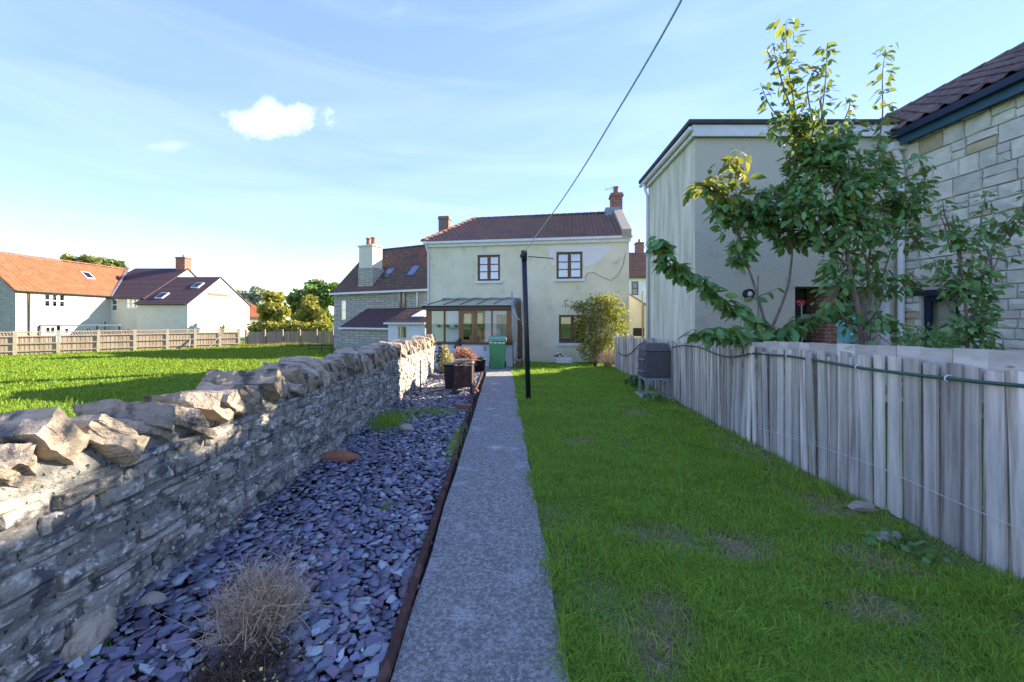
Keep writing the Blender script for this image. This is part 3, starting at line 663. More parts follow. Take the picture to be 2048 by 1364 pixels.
MB().tube(smooth_pts(far), .014, 6).build('hose_tube', 'hose', hose, True)
for x, y_ in ((1895, 757), (1715, 735), (1575, 712), (1505, 707), (1362, 691)):
    c_ = on_fence(x, y_); m = MB(); m.tube([c_ + Vector((.028, 0, .022)), c_ + Vector((.0, 0, .022)), c_ + Vector((-.019, 0, .008)), c_ + Vector((-.019, 0, -.008)), c_ + Vector((0, 0, -.02))], .005, 6); m.build('clip', 'white_plastic', hose)
w1 = [on_fence(1500, 850, .03), on_fence(1640, 893, .03), on_fence(1760, 935, .03), on_fence(1900, 998, .03), on_fence(2048, 1062, .03), on_fence(2200, 1120, .03)]
tag(MB().tube(w1, .0026, 4).build('fence_wire', 'white_plastic'), 'thin pale wire strung low across the fence boards', 'wire')
# ------------------------------------------------------------------ main house
H = Frame((-3.06, 16.2), (4.725, 15.0)); HL = H.len
EZ = 4.55
house = thing('cottage', H(HL / 2, 2.9, 0), 'pale green rendered cottage with brown tiled roof at the end of the path', 'house')
def hop(x0, y0, x1, y1, fr=H, v=0):
    a, b = fr.px(x0, y1, v); c_, d_ = fr.px(x1, y0, v); return (a, c_, b, d_)
o1 = hop(955, 509, 1000, 562); o2 = hop(1113, 503, 1165, 558); o3 = hop(1118, 630, 1172, 686)
o4 = hop(920, 622, 970, 690)
wl = wall_open(H, 0, HL, -.1, EZ, [o1, o2, o3, o4])
wl.quad(H(HL, 0, -.1), H(HL, 5.8, -.1), H(HL, 5.8, EZ), H(HL, 0, EZ)); wl.quad(H(0, 0, -.7), H(0, 0, EZ), H(0, 5.8, EZ), H(0, 5.8, -.7)); wl.quad(H(0, 5.8, -.7), H(0, 5.8, EZ), H(HL, 5.8, EZ), H(HL, 5.8, -.7))
RZ = 6.32; RV = 2.9
wl.add([H(HL, 0, EZ), H(HL, 5.8, EZ), H(HL, RV, RZ)], ((0, 1, 2),))
wl.build('wall', 'render_green', house)
window(H, *o1, house, 2, 3, sill=.10, glass='glass_sky', bar=.085, mid=.13, gl=.04); window(H, *o2, house, 2, 3, sill=.10, glass='glass_sky', bar=.085, mid=.13, gl=.04); window(H, *o3, house, 2, 2, sill=.11, back='room', glass='glass_dark', bar=.08, mid=.13, gl=.035)
# patch of pale new render round the upper window
pp = [(1096, 494), (1228, 490), (1216, 506), (1204, 515), (1196, 524), (1183, 530), (1168, 536), (1167, 502), (1111, 502), (1111, 532), (1104, 530), (1100, 512)]
m = MB(); q = [H.px(*k) for k in pp]; m.prism([H(a, -.004, b) for a, b in q], H.n * .003); m.build('render_patch', 'render_patch', house)
m = MB(); m.tube([H(*(lambda s: (s[0], -.012, s[1]))(H.px(*k))) for k in ((1170, 556), (1176, 546), (1188, 545), (1205, 555), (1222, 561), (1236, 550), (1246, 530), (1251, 505))], .008, 5); m.build('wall_cable', 'ridge_tile', house)
# fascia, gutter, roof
m = MB(); H.box(m, -.05, HL + .05, -.10, .0, EZ - .02, EZ + .16); m.build('fascia', 'white_paint', house)
m = MB(); H.box(m, -.12, HL + .1, -.20, -.103, EZ + .10, EZ + .19); m.build('gutter', 'white_plastic', house)
m = MB(); m.tube([H(-.02, -.16, EZ + .1), H(.05, -.05, EZ - .25), H(.05, -.05, .1)], .035, 8); m.build('downpipe', 'white_plastic', house)
sl = math.atan2(RZ - EZ - .15, RV + .15); slen = math.hypot(RZ - EZ - .15, RV + .15)
p0 = H(-.1, -.15, EZ + .17); ev = (H.n * math.cos(sl) + Vector((0, 0, math.sin(sl))))
ru, _ = H.px(950, 440, RV)
hipr = lambda uu, vv: (uu - .02) > vv / slen * (ru + .1)
roof = tile_roof(p0, H.e, ev, HL + .02, slen, .165, .30, .065, .075, hipr, 6).build('roof', 'roof_dark', house, True)
m = MB(); m.add([H(-.08, -.13, EZ + .15), H(HL, -.13, EZ + .15), H(HL, RV, RZ - .02), H(ru, RV, RZ - .02), H(-.08, 5.9, EZ + .15), H(HL, 5.9, EZ + .15)], ((0, 1, 2, 3), (0, 3, 4), (3, 2, 5, 4), (0, 4, 5, 1))); m.build('roof_base', 'roof_dark', roof)
# hip and ridge tiles
def chevron(mb, a, r_, b_, off, t=.1):
    dz_ = Vector((0, 0, -t)); a, r_, b_ = Vector(a), Vector(r_), Vector(b_); return mb.prism([a, r_, b_, b_ + dz_, r_ + dz_, a + dz_], off)
def tile_run(a, b, n, mat, parent, name, r=.12):
    a, b = Vector(a), Vector(b)
    for i in range(n):
        p, q = a.lerp(b, i / n), a.lerp(b, (i + 1.06) / n); d = (q - p).normalized(); s_ = d.cross(Vector((0, 0, 1))).normalized(); up = s_.cross(d)
        m = MB(); k = 6; vs = []
        for P_, rr in ((p, r * 1.12), (q, r * .96)): vs += [P_ + s_ * rr * math.cos(math.pi * j / k) + up * rr * .8 * math.sin(math.pi * j / k) for j in range(k + 1)]
        m.add(vs, [(j, j + 1, k + 2 + j, k + 1 + j) for j in range(k)] + [tuple(range(k + 1))]); m.build(name, mat, parent)
tile_run(H(-.12, -.16, EZ + .2), H(ru, RV, RZ + .04), 12, 'hip_tile', roof, 'hip_tile', .13)
tile_run(H(ru, RV, RZ + .02), H(HL - .3, RV, RZ + .06), 20, 'ridge_tile', roof, 'ridge_tile', .12)
# raised gable verge and chimney at the right end
m = MB(); m.prism([H(HL - .28, -.22, EZ + .12), H(HL - .28, -.22, EZ + .42), H(HL - .28, RV, RZ + .36), H(HL - .28, 5.9, EZ + .42), H(HL - .28, 5.9, EZ + .1), H(HL - .28, RV, RZ)], H.e * .34); m.build('gable_coping', 'stone_block', house)
m = MB(); H.box(m, HL - .62, HL - .02, RV - .5, RV + .25, RZ - .2, RZ + .2); m.build('chimney_flashing', 'lead', house)
def chimney(fr, u0, u1, v0, v1, z0, z1, parent, mat, pots=1, name='chimney', cap=.05):
    m = MB(); fr.box(m, u0, u1, v0, v1, z0, z1 - .16); fr.box(m, u0 - cap, u1 + cap, v0 - cap, v1 + cap, z1 - .157, z1 - .08); fr.box(m, u0 - .01, u1 + .01, v0 - .01, v1 + .01, z1 - .077, z1)
    c_ = m.build(name, mat, parent)
    for i in range(pots):
        t = (i + .5) / pots; m = MB(); m.lathe(fr(u0 + (u1 - u0) * t, (v0 + v1) / 2, z1 + .003), [(.11, 0), (.10, .25), (.12, .27), (.12, .32), (.085, .32)], 12); m.build('chimney_pot', 'terracotta', c_)
    return c_
ca, _ = H.px(1222, 400, RV - .4); cb, _ = H.px(1245, 400, RV - .4)
ch = chimney(H, ca, cb, RV - .4, RV + .1, RZ - .1, H.px(1230, 385, RV - .4)[1], house, 'brick', 1)
m = MB(); a0 = H(ca + .1, RV - .3, H.px(1230, 385, RV - .4)[1]); m.tube([a0, a0 + Vector((0, 0, .35))], .012, 5); m.tube([a0 + Vector((-.35, 0, .16)), a0 + Vector((.1, 0, .24))], .009, 5)
for k in range(5): m.tube([a0 + Vector((-.33 + .09 * k, -.02, .08 + .016 * k)), a0 + Vector((-.33 + .09 * k, .02, .26 + .016 * k))], .006, 4)
m.build('aerial', 'grey_metal', ch)
ca, _ = H.px(877, 440, 4.6); cb, _ = H.px(897, 440, 4.6)
chimney(H, ca, cb, 4.6, 5.1, EZ, H.px(885, 432, 4.6)[1], house, 'brick_old', 0, cap=.03)
# ---- lean-to conservatory
cons = thing('conservatory', H(1.6, -1.1, 0), 'lean-to glazed porch with pale sheet roof and brown frames on white dwarf wall', 'porch')
CV = -2.05
cu0, _ = H.px(852, 640, CV); cu1, _ = H.px(1024, 640, CV)
zs = H.px(930, 686, CV)[1]; ze = H.px(930, 614, CV)[1]; zt = H.px(930, 600, 0)[1]
m = MB(); H.box(m, cu0, cu1, CV, CV + .18, -.3, zs - .05); H.box(m, cu0, cu0 + .15, CV + .18, 0, -.3, zs - .05); H.box(m, cu1 - .15, cu1, CV + .18, -.9, -.3, zs - .05); m.build('dwarf_wall', 'blue_grey_wall', cons)
m = MB(); H.box(m, cu0 - .05, cu1 + .04, CV - .05, CV + .2, zs - .047, zs + .03); m.build('sill', 'brown_frame', cons)
m = MB(); H.box(m, cu0 - .12, cu1 + .05, CV - .12, CV - .02, ze - .03, ze + .05); m.build('gutter', 'black_plastic', cons)
m = MB(); H.box(m, cu0, cu1, CV, CV + .09, ze - .14, ze - .035); m.build('head_frame', 'brown_frame', cons)
m = MB(); m.hexa([H(cu0 - .08, CV - .08, ze + .055), H(cu1 + .06, CV - .08, ze + .055), H(cu1 + .02, -.005, zt), H(cu0 - .08, -.005, zt)], [H(cu0 - .08, CV - .08, ze + .08), H(cu1 + .06, CV - .08, ze + .08), H(cu1 + .02, -.005, zt + .025), H(cu0 - .08, -.005, zt + .025)]); m.build('roof_sheet', 'poly_roof', cons)
for k in range(6):
    u_ = cu0 + (cu1 - cu0) * (k + .15) / 5.2
    m = MB(); a, b = H(u_, CV - .09, ze + .085), H(u_ + .0, -.01, zt + .03); m.tube([a, b], .016, 5); m.build('glazing_bar', 'felt', cons)
m = MB(); m.tube([H(cu0 - .05 + (cu1 - cu0 + .1) * k / 14, -.03, zt + .05 + .02 * math.sin(k * 2.2)) for k in range(15)], .035, 6); m.build('flashing', 'lead', cons)
def cpx(x): return H.px(x, 650, CV)[0]
zh = ze - .14
posts = [(852, 862, 'orange_frame'), (887, 890, 'brown_frame'), (917, 922, 'orange_frame'), (950, 954, 'orange_frame'), (982, 985, 'orange_frame'), (1013, 1024, 'orange_frame')]
for a, b, mt in posts:
    m = MB(); H.box(m, cpx(a), cpx(b), CV + .005, CV + .08, zs + .03, zh - .002); m.build('mullion', mt, cons)
for (a0_, a, mt0), (b, b0_, mt1) in zip(posts[:-1], posts[1:]):
    m = MB(); H.box(m, cpx(a), cpx(b), CV + .03, CV + .036, zs + .03, zh); m.build('pane', 'glass', cons)
a, b = cpx(923), cpx(949)
m = MB(); H.box(m, a, b, CV - .02, CV + .025, zs + .035, zs + .12); H.box(m, a, b, CV - .02, CV + .025, zh - .09, zh - .01); H.box(m, a, a + .07, CV - .02, CV + .025, zs + .12, zh - .09); H.box(m, b - .07, b, CV - .02, CV + .025, zs + .12, zh - .09); m.build('casement', 'orange_frame', cons)
# inside the conservatory: house window and back wall, shelf with plants
m = MB(); H.box(m, cu0 + .18, o4[0] - .02, -.03, -.005, .1, zt - .2); m.build('inner_wall', 'white_wall', cons)
window(H, *o4, house, 2, 1, frame='orange_frame', back='room', glass='glass_dark', bar=.07)
m = MB(); H.box(m, o4[1] + .02, cu1 - .2, -.03, -.005, .1, zt - .2); m.build('inner_wall', 'white_wall', cons)
m = MB(); H.box(m, cpx(985) , cpx(1014), -1.25, -1.2, .1, ze - .25); m.build('inner_door', 'grey_pale_wood', cons)
zsf = H.px(880, 655, -.2)[1]
m = MB(); H.box(m, cpx(862), cpx(915), -.2, -.035, zsf - .04, zsf); m.build('shelf', 'grey_pale_wood', cons)
def tuft(mb, c, n, h, spread, wd, r=None, droop=.3):
    r = r or rnd
    for _ in range(n):
        a = r.uniform(0, 6.283); t = r.random() ** .5 * spread; k = r.uniform(.5, 1) * h
        d = Vector((math.cos(a), math.sin(a), 0)); s_ = Vector((-d.y, d.x, 0)) * wd / 2; b = Vector(c) + d * t * .25
        m1 = b + d * t * .5 + Vector((0, 0, k * .6)); e = b + d * t + Vector((0, 0, k * (1 - droop * r.random())))
        mb.add([b - s_, b + s_, m1 + s_, m1 - s_, e], [(0, 1, 2, 3), (3, 2, 4)])
for x in (878, 895, 912):
    m = MB(); u_ = H.px(x, 650, -.12)[0]; tuft(m, H(u_, -.12, zsf + .01), 26, .16, .16, .03); m.build('shelf_plant', 'bush_leaf', cons)
# brown side door post, wall vent
m = MB(); u_ = H.px(1040, 660, -.6)[0]; H.box(m, u_ - .09, u_ + .09, -.65, -.5, .0, H.px(1040, 603, -.6)[1]); m.build('side_post', 'brown_frame', cons)
m = MB(); a = H.px(1029, 606, -.55)[0]; b = H.px(1041, 606, -.55)[0]; m.prism([H(a - .05, -.55, 2.3), H(b + .02, -.55, 2.42), H(b, -.55, 1.9), H(a + .12, -.55, 1.7)], H.n * .03); m.build('end_panel', 'old_wood', cons)
m = MB(); u_, z_ = H.px(970, 697, CV - .01); H.box(m, u_ - .05, u_ + .05, CV - .012, CV - .002, z_ - .08, z_ + .08); m.build('air_vent', 'grey_metal', cons)
pole = thing('prop_pole', H(H.px(1024, 738, CV - .2)[0], CV - .2, 0), 'slim grey pole leaning upright before the porch corner', 'pole')
u_ = H.px(1025, 700, CV - .2)[0]; MB().tube([H(u_ + .03, CV - .2, .02), H(u_, CV - .2, 1.3), H(u_ - .02, CV - .2, H.px(1022, 584, CV - .2)[1])], .022, 8).build('shaft', 'grey_metal', pole, True)
lp = [H(u_ + .06 + .16 * math.sin(math.pi * k / 10), CV - .22, 2.15 - .55 * k / 10 if k <= 5 else 1.6 + .1 * (k - 5)) for k in range(11)]
MB().tube([H(u_ + .05 + .11 * (1 - math.cos(2 * math.pi * k / 16)), CV - .22, 1.9 - .32 * math.sin(math.pi * k / 16)) for k in range(17)], .014, 5).build('rope_loop', 'rope', pole, True)

# ------------------------------------------------------------------ neighbour: pebbledashed block (right)
B = Frame((3.84, 8.0), (8.3, 8.0)); BT = 5.25
blk = thing('rendered_extension', (5.9, 9.3, 0), 'tall flat-roofed pebbledashed extension with white fascia behind the fence', 'building')
oa = (5.84 - 3.84, 7.56 - 3.84, -.1, 2.27)
wall_open(B, 0, B.len, -.1, BT, [oa], .6).build('front_wall', 'pebbledash', blk)
m = MB(); m.quad((3.84, 8, -.1), (3.84, 8, BT), (3.84, 10.56, BT), (3.84, 10.56, -.1)); m.quad((3.84, 10.56, -.1), (3.84, 10.56, BT), (8.3, 10.56, BT), (8.3, 10.56, -.1)); m.build('side_wall', 'streaky', blk)
m = MB(); m.hexa([(3.66, 7.86, BT + .22), (8.6, 7.86, BT + .22), (8.6, 10.8, BT + .02), (3.66, 10.8, BT + .02)], [(3.66, 7.86, BT + .30), (8.6, 7.86, BT + .30), (8.6, 10.8, BT + .1), (3.66, 10.8, BT + .1)]); m.build('roof', 'felt', blk)
m = MB(); m.box((5.9, 7.93, BT + .10), (4.3, .05, .22)); m.build('fascia', 'white_paint', blk)
m = MB(); m.hexa([(3.76, 7.90, BT), (3.82, 7.90, BT), (3.82, 10.7, BT - .18), (3.76, 10.7, BT - .18)], [(3.76, 7.9, BT + .2), (3.82, 7.9, BT + .2), (3.82, 10.7, BT + .02), (3.76, 10.7, BT + .02)]); m.build('side_fascia', 'white_paint', blk)
g = MB(); g.tube([(3.70, 7.88, BT + .12), (3.70, 10.75, BT - .06)], .05, 8); g.tube([(3.70, 10.5, BT - .08), (3.74, 10.5, BT - .25), (3.79, 10.5, BT - .4), (3.79, 10.5, 0)], .035, 8); g.build('gutter', 'white_plastic', blk, True)
# inside the opening
m = MB(); m.box((6.15, 8.58, 1.1), (.62, .05, 2.3)); m.build('door', 'door_dark', blk)
m = MB(); m.box((6.6, 8.30, 1.1), (.24, .5, 2.34)); m.build('brick_pier', 'brick', blk)
m = MB(); m.box((7.15, 8.62, 1.1), (.9, .04, 2.34)); m.build('passage_back', 'door_dark', blk)
st = [stone_mesh(600 + i, 'ashlar', 8, .93, .035) for i in range(10)]; stt = [stone_mesh(620 + i, 'ashlar_tan', 8, .93, .035) for i in range(4)]
for r_ in range(6):
    x = 6.75
    for k in range(2):
        l_ = .22 + .05 * ((r_ + k) % 2); inst('stone', st[(r_ * 2 + k) % 10], Matrix.Translation((x + l_ / 2, 8.3, .62 + r_ * .18)) @ Matrix.Diagonal((l_ - .01, .1, .172, 1)), blk); x += l_
m = MB(); m.box((7.0, 8.36, .85), (.5, .06, 1.5)); m.build('stone_backing', 'stone_joint', blk)
m = MB(); m.box((7.62, 7.97, 1.15), (.09, .09, 2.4)); m.build('white_post', 'white_paint', blk)
lampo = thing('bulkhead_lamp', (4.9, 7.95, 2.05), 'round black bulkhead lamp fixed on the pebbledashed wall', 'lamp')
c_ = P(1497, 588, 7.97); m = MB()
def ring(mb, c, ax, prof, n=20):
    ax = Vector(ax).normalized(); a = ax.orthogonal().normalized(); b = ax.cross(a); vs = []
    for r_, t in prof: vs += [Vector(c) + ax * t + (a * math.cos(2 * math.pi * j / n) + b * math.sin(2 * math.pi * j / n)) * r_ for j in range(n)]
    k = len(prof); mb.add(vs, [(i * n + j, i * n + (j + 1) % n, (i + 1) * n + (j + 1) % n, (i + 1) * n + j) for i in range(k - 1) for j in range(n)] + [tuple(range((k - 1) * n, k * n))])
ring(m, c_, (0, -1, 0), [(.10, -.03), (.10, .05), (.085, .07), (.06, .06), (.0601, .03)]); m.build('housing', 'black_plastic', lampo, True)
m = MB(); ring(m, c_, (0, -1, 0), [(.058, .03), (.05, .055), (.02, .065)]); m.build('lens', 'white_plastic', lampo, True)

# ------------------------------------------------------------------ stone house (far right)
SX = 7.94
sh = thing('stone_house', (9.5, 8, 0), 'blue-grey coursed stone house with navy eaves at the garden side', 'house')
sw = (6.55, 7.25, -.1, 2.10)   # Y range of the dark door/window
S = Frame((SX, 8.0), (SX, 2.0))   # u = 8 - Y, v -> +X
ua, ub = 8 - 7.62, 8 - 6.98; zt_, zb_ = 2.06, .2
wall_open(S, 0, 6, -.1, 5.12, [(ua, ub, zb_, zt_)], .25, v=.03).build('wall_core', 'stone_joint', sh)
m = MB(); m.hexa([(SX + .3, 2, -.1), (13, 2, -.1), (13, 15.1, -.1), (SX + .3, 15.1, -.1)], [(SX + .3, 2, 5.1), (13, 2, 5.1), (13, 15.1, 4.3), (SX + .3, 15.1, 4.3)]); m.build('inner_block', 'stone_joint', sh)
def guil(u0, u1, z0, z1, outl, r, wmax, hmax):
    w_, h_ = u1 - u0, z1 - z0
    if w_ <= wmax and h_ <= hmax and (r.random() < .7 or (w_ < .2 or h_ < .1)): outl.append((u0, u1, z0, z1)); return
    if h_ > hmax or (h_ > .24 and h_ * 1.9 > w_): 
        s_ = z0 + h_ * r.uniform(.38, .62); guil(u0, u1, z0, s_, outl, r, wmax, hmax); guil(u0, u1, s_, z1, outl, r, wmax, hmax)
    elif w_ > .2:
        s_ = u0 + w_ * r.uniform(.35, .65); guil(u0, s_, z0, z1, outl, r, wmax, hmax); guil(s_, u1, z0, z1, outl, r, wmax, hmax)
    else: outl.append((u0, u1, z0, z1))
rs = random.Random(4); cells = []
z = 1.0
bands = []
while z < 5.06:
    h = rs.uniform(.13, .24) if z < 3 else rs.uniform(.2, .34); h = min(h, 5.08 - z); bands.append((z, z + h)); z += h
for z0, z1 in bands:
    u_ = 0
    while u_ < 3.4:
        l_ = rs.uniform(.17, .46); 
        if z1 - z0 > .2 and rs.random() < .35:
            s_ = z0 + (z1 - z0) * rs.uniform(.4, .6); cells += [(u_, u_ + l_, z0, s_), (u_, u_ + l_, s_, z1)]
        else: cells.append((u_, u_ + l_, z0, z1))
        u_ += l_
for i, (a, b, c_, d_) in enumerate(cells):
    if b > ua - .02 and a < ub + .02 and c_ < zt_ + .12 and d_ > zb_:
        if a < ua - .1: b = ua - .012
        elif b > ub + .1: a = ub + .012
        else: continue
    me = stt[i % 4] if rs.random() < .10 else st[i % 10]
    mx = Matrix.Translation(S((a + b) / 2, .02 + rs.uniform(-.006, .006), (c_ + d_) / 2)) @ Euler((rs.gauss(0, .02), 0, R(-90))).to_matrix().to_4x4() @ Matrix.Diagonal((b - a - .006, .07, d_ - c_ - .004, 1))
    inst('stone', me, mx, sh)
wn_ = window(S, ua, ub, zb_, zt_ - .0, sh, 1, 1, frame='navy', bar=.11, v=.08, glass='glass', back=None, name='window')
q = MB(); S.box(q, ua + .02, ub - .02, .24, .26, zb_, zt_); q.build('blind', 'render_green', wn_)
m = MB(); S.box(m, ua - .22, ub + .12, -.03, .1, zt_ + .003, zt_ + .10); m.build('lintel', 'navy', sh)
# eaves
m = MB(); S.box(m, -.12, 6, -.19, -.15, 5.02, 5.26); m.build('fascia', 'blue_board', sh)
m = MB(); S.box(m, -.12, 6, -.15, .1, 5.06, 5.10); m.build('soffit', 'navy', sh)
m = MB(); S.box(m, -.16, 6, -.30, -.193, 5.16, 5.28); m.build('gutter', 'navy', sh)
eu = Vector((0, 1, 0)); rp = math.atan2(7.08 - 5.28, 10.5 - 7.68); ev_ = Vector((math.cos(rp), 0, math.sin(rp)))
m = MB(); chevron(m, (7.70, 2.0, 5.26), (10.5, 2.0, 7.05), (13.3, 2.0, 5.26), (0, 9.4, 0)); m.add([(7.9, 11.3, 5.1), (10.5, 11.3, 6.9), (13.1, 11.3, 5.1)], ((0, 1, 2),)); rf = m.build('roof', 'roof_old', sh)
def pantile(seed):
    r = random.Random(seed); n = 8; vs = []; fs = []
    prof = [(k / n, .042 * math.sin(math.pi * min(1, k / n / .42)) if k / n < .42 else -.012 * math.sin(math.pi * (k / n - .42) / .58)) for k in range(n + 1)]
    for vv, lf in ((-.02, .030), (.32, .004)):
        vs += [(a_ * .315, vv, h_ + lf + r.uniform(-.003, .003)) for a_, h_ in prof]
    vs += [(a_ * .315, -.02, h_ + .012) for a_, h_ in prof]
    m_ = n + 1; fs = [(k, k + 1, m_ + k + 1, m_ + k) for k in range(n)] + [(2 * m_ + k, 2 * m_ + k + 1, k + 1, k) for k in range(n)]
    me = bpy.data.meshes.new('roof_tile'); me.from_pydata(vs, [], fs); me.materials.append(MAT['roof_tile']); return me
pt_m = [pantile(800 + k) for k in range(5)]; rest = []
rl_ = math.hypot(1.8, 2.82); nn_ = eu.cross(ev_); nn_ = -nn_ if nn_.z < 0 else nn_
for c_ in range(31):
    for r_ in range(11):
        y_ = 2.0 + c_ * .303; p = Vector((7.66, y_, 5.29)) + ev_ * (r_ * rl_ / 11) + nn_ * .01
        mx = Matrix.Translation(p) @ Matrix(((eu.x, ev_.x, nn_.x), (eu.y, ev_.y, nn_.y), (eu.z, ev_.z, nn_.z))).to_4x4() @ Euler((rnd.gauss(0, .012), 0, rnd.gauss(0, .012))).to_matrix().to_4x4()
        if c_ >= 8: inst('roof_tile', pt_m[rnd.randrange(5)], mx, rf)
        else: rest.append((pt_m[rnd.randrange(5)], mx))
V, T = join_np(rest); np_mesh('near_tiles', V, T, 'roof_old', rf)
tile_run((10.5, 2, 7.08), (10.5, 11.4, 7.08), 24, 'ridge_tile', rf, 'ridge_tile', .13)
# unseen lower rear wing, added and sized to shade the far lawn
m = MB(); m.prism([(7.9, 11.4, 4.4), (10.3, 11.4, 5.2), (12.8, 11.4, 4.4)], (0, 3.8, 0)); m.build('unseen_rear_roof', 'roof_old', sh)
g = MB(); g.tube([(7.73, 7.93, 5.18), (7.72, 7.9, 5.0), (7.80, 7.88, 4.8), (7.84, 7.88, 4.5), (7.84, 7.88, 0)], .055, 10); g.box((7.8, 7.9, 5.02), (.3, .16, .14)); g.build('downpipe', 'white_plastic', sh, False)

# ------------------------------------------------------------------ gap between the houses
fw = Frame((4.15, 13.9), (4.62, 11.1))
lk = thing('link_wall', (5.6, 17.0, 0), 'cream link wall with sloping coping beside the cottage corner', 'wall')
LF = Frame((4.6, 17.0), (6.6, 17.0))
wa, za = LF.px(1255, 588); wb, zb = LF.px(1320, 628)
m = MB(); m.prism([LF(wa, 0, -.1), LF(wb, 0, -.1), LF(wb, 0, zb), LF(wa, 0, za)], (0, .25, 0)); m.build('wall', 'cream_wall', lk)
m = MB(); m.prism([LF(wa, -.04, za + .004), LF(wb, -.04, zb + .004), LF(wb, -.04, zb + .07), LF(wa, -.04, za + .07)], (0, .33, 0)); m.build('coping', 'old_wood', lk)
a, b = LF.px(1266, 672), LF.px(1288, 656); m = MB(); LF.box(m, a[0], b[0], -.01, -.002, a[1], b[1]); m.build('vent_opening', 'black_plastic', lk)
a = LF.px(1284, 690); m = MB(); m.tube([LF(a[0], -.06, .0), LF(a[0], -.06, LF.px(1284, 582)[1])], .035, 6); m.build('standpipe', 'old_wood', lk)
cot = thing('brick_cottage', P(1280, 640, 36), 'distant white cottage with red clay roof seen through the gap', 'house')
K = Frame((P(1240, 0, 36).x, 36), (P(1340, 0, 36).x, 36))
oz = lambda x0, y0, x1, y1: hop(x0, y0, x1, y1, K)
ow = oz(1263, 563, 1277, 590)
wall_open(K, 0, K.len, -1, K.px(1280, 552)[1], [ow], .12).build('wall', 'white_wall', cot)
window(K, *ow, cot, 1, 2, bar=.09, gl=.08, back='room', glass='glass_dark', v=.03)
ez = K.px(1280, 552)[1]; rz = K.px(1280, 506, 3.5)[1]
sl2 = math.atan2(rz - ez, 3.5)
tile_roof(K(-.1, -.25, ez - .1), K.e, K.n * math.cos(sl2) + Vector((0, 0, math.sin(sl2))), K.len + .2, math.hypot(rz - ez, 3.75), .28, .35, .04).build('roof', 'roof_red', cot, True)
m = MB(); m.prism([K(0, 0, ez - .01), K(0, 3.5, rz - .1), K(0, 7, ez - .01)], K.e * K.len); m.build('roof_base', 'roof_red', cot)
m = MB(); K.box(m, 0, K.len, -.28, -.2, ez - .22, ez - .06); m.build('gutter', 'brown_frame', cot)
a, b = K.px(1273, 500, 3.3)[0], K.px(1288, 500, 3.3)[0]; chimney(K, a, b, 3.3, 3.9, rz - .3, K.px(1280, 484, 3.3)[1], cot, 'brick', 1)

# ------------------------------------------------------------------ stone cottage behind (mid left)
Q = Frame((-13.1, 31.0), (-5.0, 26.85)); QL = Q.len; QE = 3.75; QR = 7.35; QV = 3.6
mc = thing('stone_cottage', Q(4, 3, FZ), 'old stone cottage with mottled tile roof and tall rendered chimney', 'house')
ow = hop(681, 600, 692, 640, Q)
wl = wall_open(Q, 0, QL, -1, QE, [ow], .15)
wl.add([Q(0, 0, -1), Q(0, 7.2, -1), Q(0, 7.2, QE), Q(0, QV, QR), Q(0, 0, QE)], ((4, 3, 2, 1, 0),)); wl.add([Q(QL, 0, -1), Q(QL, 7.2, -1), Q(QL, 7.2, QE), Q(QL, QV, QR), Q(QL, 0, QE)], ((0, 1, 2, 3, 4),))
wl.build('wall', 'far_stone', mc)
window(Q, *ow, mc, 1, 2, frame='white_paint', bar=.08, gl=.06, back='curtain', v=.04, glass='glass_sky')
qs = math.atan2(QR - QE, QV); ql = math.hypot(QR - QE + .2, QV + .2)
evq = Q.n * math.cos(qs) + Vector((0, 0, math.sin(qs)))
qr = tile_roof(Q(-.12, -.22, QE - .14), Q.e, evq, QL + .4, ql, .24, .3, .04, .03, None, 4).build('roof', 'roof_old', mc, True)
m = MB(); chevron(m, Q(-.08, -.2, QE - .14), Q(-.08, QV, QR + .04), Q(-.08, 7.4, QE - .14), Q.e * (QL + .3)); m.build('roof_base', 'roof_old', qr)
tile_run(Q(-.1, QV, QR + .1), Q(QL + .2, QV, QR + .1), 26, 'ridge_tile', qr, 'ridge_tile', .13)
m = MB(); Q.box(m, -.15, QL + .2, -.34, -.23, QE - .22, QE - .08); m.build('gutter', 'white_plastic', mc)
for x0, y0, x1, y1 in ((764, 535, 788, 558), (813, 531, 839, 552)):   # skylights on the slope
    m = MB(); 
    def onroof(x, y):
        d = Vector(((x - CX) / F, 1, (CY - y) / F)); o = Vector((0, 0, 1.6)); nn = Q.e.cross(evq); p_ = Q(0, 0, QE + .12); t = (p_ - o).dot(nn) / d.dot(nn); return o + d * t
    a = onroof((x0 + x1) / 2, y1); b = onroof((x0 + x1) / 2 + 2, y0); hgt = 1.15; cu_ = (a + b) / 2; nn = Q.e.cross(evq)
    for nm, mt, w_, h_, k0, k1 in (('skylight', 'felt', .40, .62, -.05, .03), ('pane', 'glass_sky', .32, .52, .035, .045)):
        m = MB(); c4 = [cu_ - Q.e * w_ - evq * h_, cu_ + Q.e * w_ - evq * h_, cu_ + Q.e * w_ + evq * h_, cu_ - Q.e * w_ + evq * h_]
        m.hexa([k + nn * k0 for k in c4], [k + nn * k1 for k in c4]); par = m.build(nm, mt, mc if nm == 'skylight' else par)
ua_, ub_ = Q.px(718, 540, .3)[0], Q.px(745, 540, .3)[0]; zt1 = Q.px(730, 490, .3)[1]; zm = Q.px(730, 536, .3)[1]
m = MB(); Q.box(m, ua_ - .02, ub_ + .06, .25, 1.4, QE - .1, zm); cs = m.build('chimney', 'far_stone', mc)
m = MB(); Q.box(m, ua_, ub_, .3, 1.3, zm + .002, zt1 - .12); Q.box(m, ua_ - .08, ub_ + .08, .22, 1.38, zt1 - .118, zt1); m.build('chimney_stack', 'cream_wall', cs)
